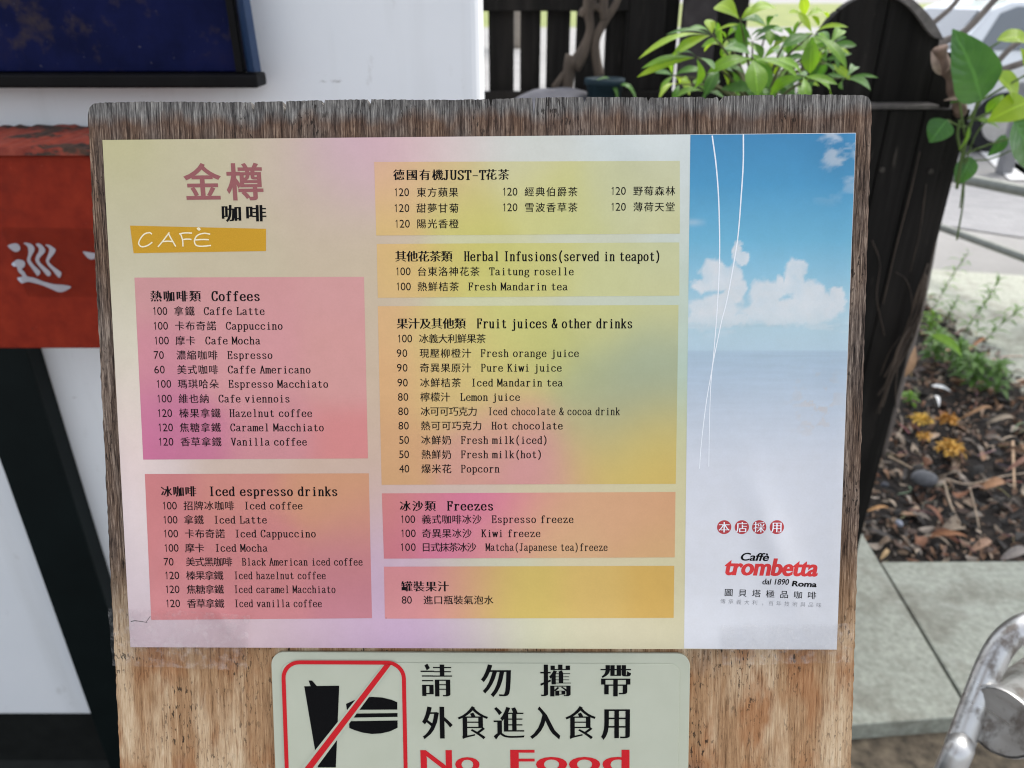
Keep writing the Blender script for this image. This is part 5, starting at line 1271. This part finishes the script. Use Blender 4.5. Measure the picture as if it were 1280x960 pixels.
# weeds
def weed(base, top, n_, Lf, label, mat, seed, wd=.22, bend=.0, z=.02):
    q_ = random.Random(seed); b_ = on(*base, z); Yb = b_.y; T_ = at_y(*top, Yb+bend); e_ = empty('green_weed', label, 'weed', b_, group='weeds in the planting bed')
    P = catmull([b_, b_.lerp(T_, .5)+Vector((q_.uniform(-.01, .01), 0, .01)), T_], 6); V, F = tube_geo(P, .0018, 6); mesh('stem', [v-b_ for v in V], F, vst, e_, True)
    L_ = Leaves()
    n_ = int(n_*1.8); Lf *= 1.15; wd *= 1.25
    for k in range(n_):
        f_ = .15+.85*k/max(1, n_-1); p_ = P[min(len(P)-1, int(f_*(len(P)-1)))]; a_ = k*2.4+q_.uniform(-.3, .3); up_ = .9 if f_ > .9 else .25
        d_ = Vector((math.cos(a_), math.sin(a_), up_)).normalized(); L1 = Lf*q_.uniform(.7, 1.2)*(.7 if f_ > .9 else 1)
        L_.add(leaf_geo(p_, p_+d_*L1, L1*wd, (0, 0, 1), .3, .25, 6, 'x'))
    L_.build('leaves', mat, e_, b_)
WL = mat_leaf('weed_leaf', (.08, .19, .04), (.17, .31, .07), .4)
weed((1164, 392), (1210, 316), 16, 0.054, 'tall thin weed standing closest to the black panel', WL, 1, 0.20)
weed((1202, 420), (1250, 348), 20, 0.057, 'tall weed with a tufted tip over the rear slab', WL, 2, 0.20)
weed((1226, 430), (1288, 378), 14, 0.061, 'leaning weed reaching out of the frame', WL, 3, 0.20)
weed((1182, 404), (1197, 374), 14, 0.046, 'short weed between the two tall ones', WL, 4, 0.20)
weed((1168, 456), (1172, 416), 26, 0.062, 'bushy low weed beside the tan dry leaf', WL, 5, .36)
weed((1195, 470), (1200, 430), 26, 0.062, 'bushy low weed under the rusty leaf', WL, 6, .36)
weed((1215, 490), (1222, 446), 24, 0.074, 'low weed with narrow leaves behind the petals', WL, 7, .30)
weed((1244, 496), (1250, 454), 24, 0.070, 'low narrow leaved weed at the rear slab corner', WL, 8, .26)
weed((1136, 508), (1138, 492), 12, 0.036, 'small weed sprouting at the panel foot', LG, 9, .4)
weed((1160, 420), (1166, 392), 16, 0.050, 'low weed tucked behind the dry roots', LG, 10, .34)
L_ = Leaves(); p_ = at_y(1164, 418, 1.98); L_.add(leaf_geo(p_, at_y(1206, 444, 1.94), .034, (0, -.7, .8), .2, .25, 9, 'oval')); o = L_.build('broad_leaf', LG, None, p_); o.location = p_
tag(o, 'single broad green leaf lying over the weeds', 'leaf')

# ------------------------------------------------------------------ steel rail, rack, car, trees
rm = plain('galvanised_rail', (.20, .21, .19), .45, .15, 30, .6)
hr = empty('metal_railing', 'grey galvanised metal railing running along the pavement', 'railing', (at_z(1240, 232, .55).x, at_z(1240, 232, .55).y, 0)); lo_ = hr.location
def rail_between(a_, b_, z, r_):
    A_, B_ = at_z(*a_, z), at_z(*b_, z); d_ = (B_-A_); A2 = A_-d_*.6; B2 = B_+d_*1.2
    V, F = tube_geo([A2-lo_, A_-lo_, B_-lo_, B2-lo_], r_, 10); mesh('rail', V, F, rm, hr, True); return A_, B_, B2
A1, B1, E1 = rail_between((1196, 222), (1280, 239), .62, .030)
A2, B2, E2 = rail_between((1176, 284), (1280, 322), .30, .023)
for f_ in (-.45, 1.9):
    p_ = A1.lerp(B1, f_); V, F = tube_geo([Vector((p_.x, p_.y, 0))-lo_, Vector((p_.x, p_.y, .62))-lo_], .02, 10); mesh('post', V, F, rm, hr, True)
# square sign post further off
sp_ = at_z(1254, 217, .0)
o = box('square_bollard', (-.055, -.055, 0), (.055, .055, .82), plain('grey_painted_steel', (.20, .20, .21), .5, .1), None, .006); o.location = (sp_.x, sp_.y, 0); tag(o, 'square grey steel bollard standing beyond the railing', 'bollard')
# bent steel tube with capped crossbar
D = .98
def dpt(x, y, D_=D): return C0+ray(x, y)*D_
sr = empty('steel_tube_rack', 'bent stainless steel tube rack with capped crossbar and brown stains', 'rack', (dpt(1240, 905).x, dpt(1240, 905).y, 0)); lo_ = sr.location
path = [dpt(1240, 790+0)+Vector((0, 0, 0))]
lowp = dpt(1178, 985); fall = Vector((lowp.x-.05, lowp.y-.03, 0))
tp_ = [fall, lowp, dpt(1200, 930), dpt(1222, 872), dpt(1240, 828), dpt(1258, 800), dpt(1284, 782), dpt(1315, 778), dpt(1350, 790)]
rp_ = dpt(1372, 830); tp_ += [rp_, Vector((rp_.x+.16, rp_.y-.2, 0))]
tube('bent_tube', catmull([p_-lo_ for p_ in tp_], 8), .0165, STEEL, sr, 18)
cA = dpt(1249, 903, .95); cB = cA+(Vector((.80, 0, 0))+CF*.58+CU*.06)*.26
ax_ = (cB-cA).normalized()
V, F = tube_geo([cA-lo_, cA+ax_*.004-lo_, cA+ax_*.0045-lo_, cB-lo_], [.0425, .0445, .043, .043], 36, False); mesh('crossbar', V, F, STEEL, sr, True)
V, F = tube_geo([cA+ax_*.0016-lo_, cA+ax_*.0036-lo_], .0405, 36); mesh('end_cap', V, F, STEEL, sr)

# parked hatchback, its tail towards the panel
CY = 8.6
def car():
    zt0 = 0
    cx_l = at_y(1172, 120, CY).x
    c = empty('parked_car', 'pale silver hatchback parked on the road beyond the vine', 'car', (cx_l+2.0, CY+.8, 0))
    paint = M('silver_car_paint'); paint.base((.70, .73, .76)); paint.set(Metallic=.3, Roughness=.25, Coat_Weight=.6)
    glass = M('car_glass'); glass.base((.10, .12, .14)); glass.set(Roughness=.05, Specular_IOR_Level=.9, Coat_Weight=1.0)
    dark = plain('black_plastic', (.02, .02, .022), .6, .1)
    W = .84
    prof = [(-2.0, .32), (-2.05, .55), (-2.02, .86), (-1.93, .98), (-1.62, 1.40), (-1.40, 1.48), (-.3, 1.50), (.15, 1.44), (.95, 1.0), (1.85, .82), (2.05, .62), (2.05, .32)]
    bm = bmesh.new(); rings = []
    for s_, ins in ((-1, 1.0), (1, 1.0)):
        rings.append([bm.verts.new((x, s_*(W-(.16*max(0, (z-.95)/.55))), z)) for x, z in prof])
    bm.faces.new(rings[0]); bm.faces.new(rings[1][::-1])
    for i in range(len(prof)): j = (i+1) % len(prof); bm.faces.new((rings[0][i], rings[1][i], rings[1][j], rings[0][j]))
    from_bm('body', bm, paint.m, c, False, .03, 3)
    def sw(x, z, s_): return (x, s_*(W-(.16*max(0, (z-.95)/.55))+.004), z)
    for s_ in (-1, 1):
        for q_ in ([(-1.72, 1.02), (-1.52, 1.36), (-1.36, 1.42), (-.62, 1.44), (-.62, 1.02)], [(-.54, 1.02), (-.54, 1.44), (-.28, 1.44), (.12, 1.38), (.72, 1.04)]):
            bm = bmesh.new(); a_ = [bm.verts.new(sw(x, z, s_)) for x, z in q_]; bm.faces.new(a_ if s_ < 0 else a_[::-1]); me_ = from_bm('side_window', bm, glass.m, c)
        for wx_ in (-1.30, 1.28):
            V, F = tube_geo([(wx_, s_*(W-.17), .31), (wx_, s_*(W+.02), .31)], .31, 24); wh = mesh('wheel', V, F, dark, c)
            V, F = tube_geo([(wx_, s_*(W+.021), .31), (wx_, s_*(W+.03), .31)], .19, 18); mesh('rim', V, F, plain('alloy', (.5, .5, .5), .3, .1, 20, .8), wh)
        box('tail_light', (-2.06, s_*.72-.10, .78), (-1.96, s_*.72+.10, .94), plain('tail_lens', (.35, .02, .02), .2), c, .01)
        box('mirror', (.50, s_*(W+.07)-.07, 1.02), (.62, s_*(W+.07)+.07, 1.14), paint.m, c, .02)
    prism('rear_window', [(-1.905, -.62, 1.03), (-1.905, .62, 1.03), (-1.645, .55, 1.38), (-1.645, -.55, 1.38)], (-.012, 0, .008), glass.m, c)
    prism('windscreen', [(.19, -.58, 1.425), (.19, .58, 1.425), (.90, .66, 1.04), (.90, -.66, 1.04)], (.008, 0, .012), glass.m, c)
    box('bumper', (-2.10, -.80, .34), (-1.99, .80, .56), dark, c, .03)
    return c
car()
# street trees at the verge
tb = mat_bark('pale_street_bark', (.18, .15, .12), (.36, .32, .27))
def street_tree(px_, Y, r_, label, seed):
    q_ = random.Random(seed); p_ = at_y(px_, 0, Y); t_ = empty('street_tree', label, 'tree', (p_.x, Y, 0), group='street trees on the verge')
    tube('trunk', catmull([(0, 0, 0), (.03*r_, 0, 1.2), (.2*r_, .1, 2.6), (.1, 0, 4.2)], 6), [r_*(1.25-.6*i/18) for i in range(19)], tb, t_, 10)
    L_ = Leaves()
    for k in range(700):
        d_ = Vector((q_.gauss(0, 1), q_.gauss(0, 1), q_.gauss(0, .8))); d_ = d_.normalized()*(q_.random()**.4); c_ = Vector((0, 0, 4.6))+Vector((d_.x*2.2, d_.y*2.2, d_.z*1.5))
        v_ = Vector((q_.uniform(-1, 1), q_.uniform(-1, 1), q_.uniform(-1, 1))).normalized()*.28; L_.add(leaf_geo(c_, c_+v_, .2, (0, 0, 1), .2, .2, 2, 'x'))
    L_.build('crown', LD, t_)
street_tree(1225, 17, .16, 'pale trunked street tree directly over the car roof', 1)
street_tree(1283, 11, .15, 'thick pale street tree trunk cut by the frame edge', 2)
street_tree(1190, 24, .17, 'distant pale street tree seen past the bare branches', 3)
street_tree(645, 26, .2, 'distant street tree glimpsed through the fence gaps', 4)

q_ = random.Random(77); st = empty('added_shade_tree', 'unseen leafy tree added to shade the planting bed and paving', 'tree', (3.95, 3.95, 0))  # tree out of view, added so its crown shades bed and paving
tube('trunk', catmull([(0, 0, 0), (.05, .02, 1.5), (-.1, 0, 3.0), (-.3, -.1, 4.0)], 6), [.16-.06*i/18 for i in range(19)], tb, st, 10)
L_ = Leaves()
for k in range(2600):
    d_ = Vector((q_.gauss(0, 1), q_.gauss(0, 1), q_.gauss(0, 1))).normalized()*(q_.random()**.4); c_ = Vector((-.25+d_.x*1.75, -.35+d_.y*2.0, 4.0+d_.z*.75))
    v_ = Vector((q_.uniform(-1, 1), q_.uniform(-1, 1), q_.uniform(-.6, .4))).normalized()*.2; L_.add(leaf_geo(c_, c_+v_, .13, (0, 0, 1), .2, .2, 2, 'x'))
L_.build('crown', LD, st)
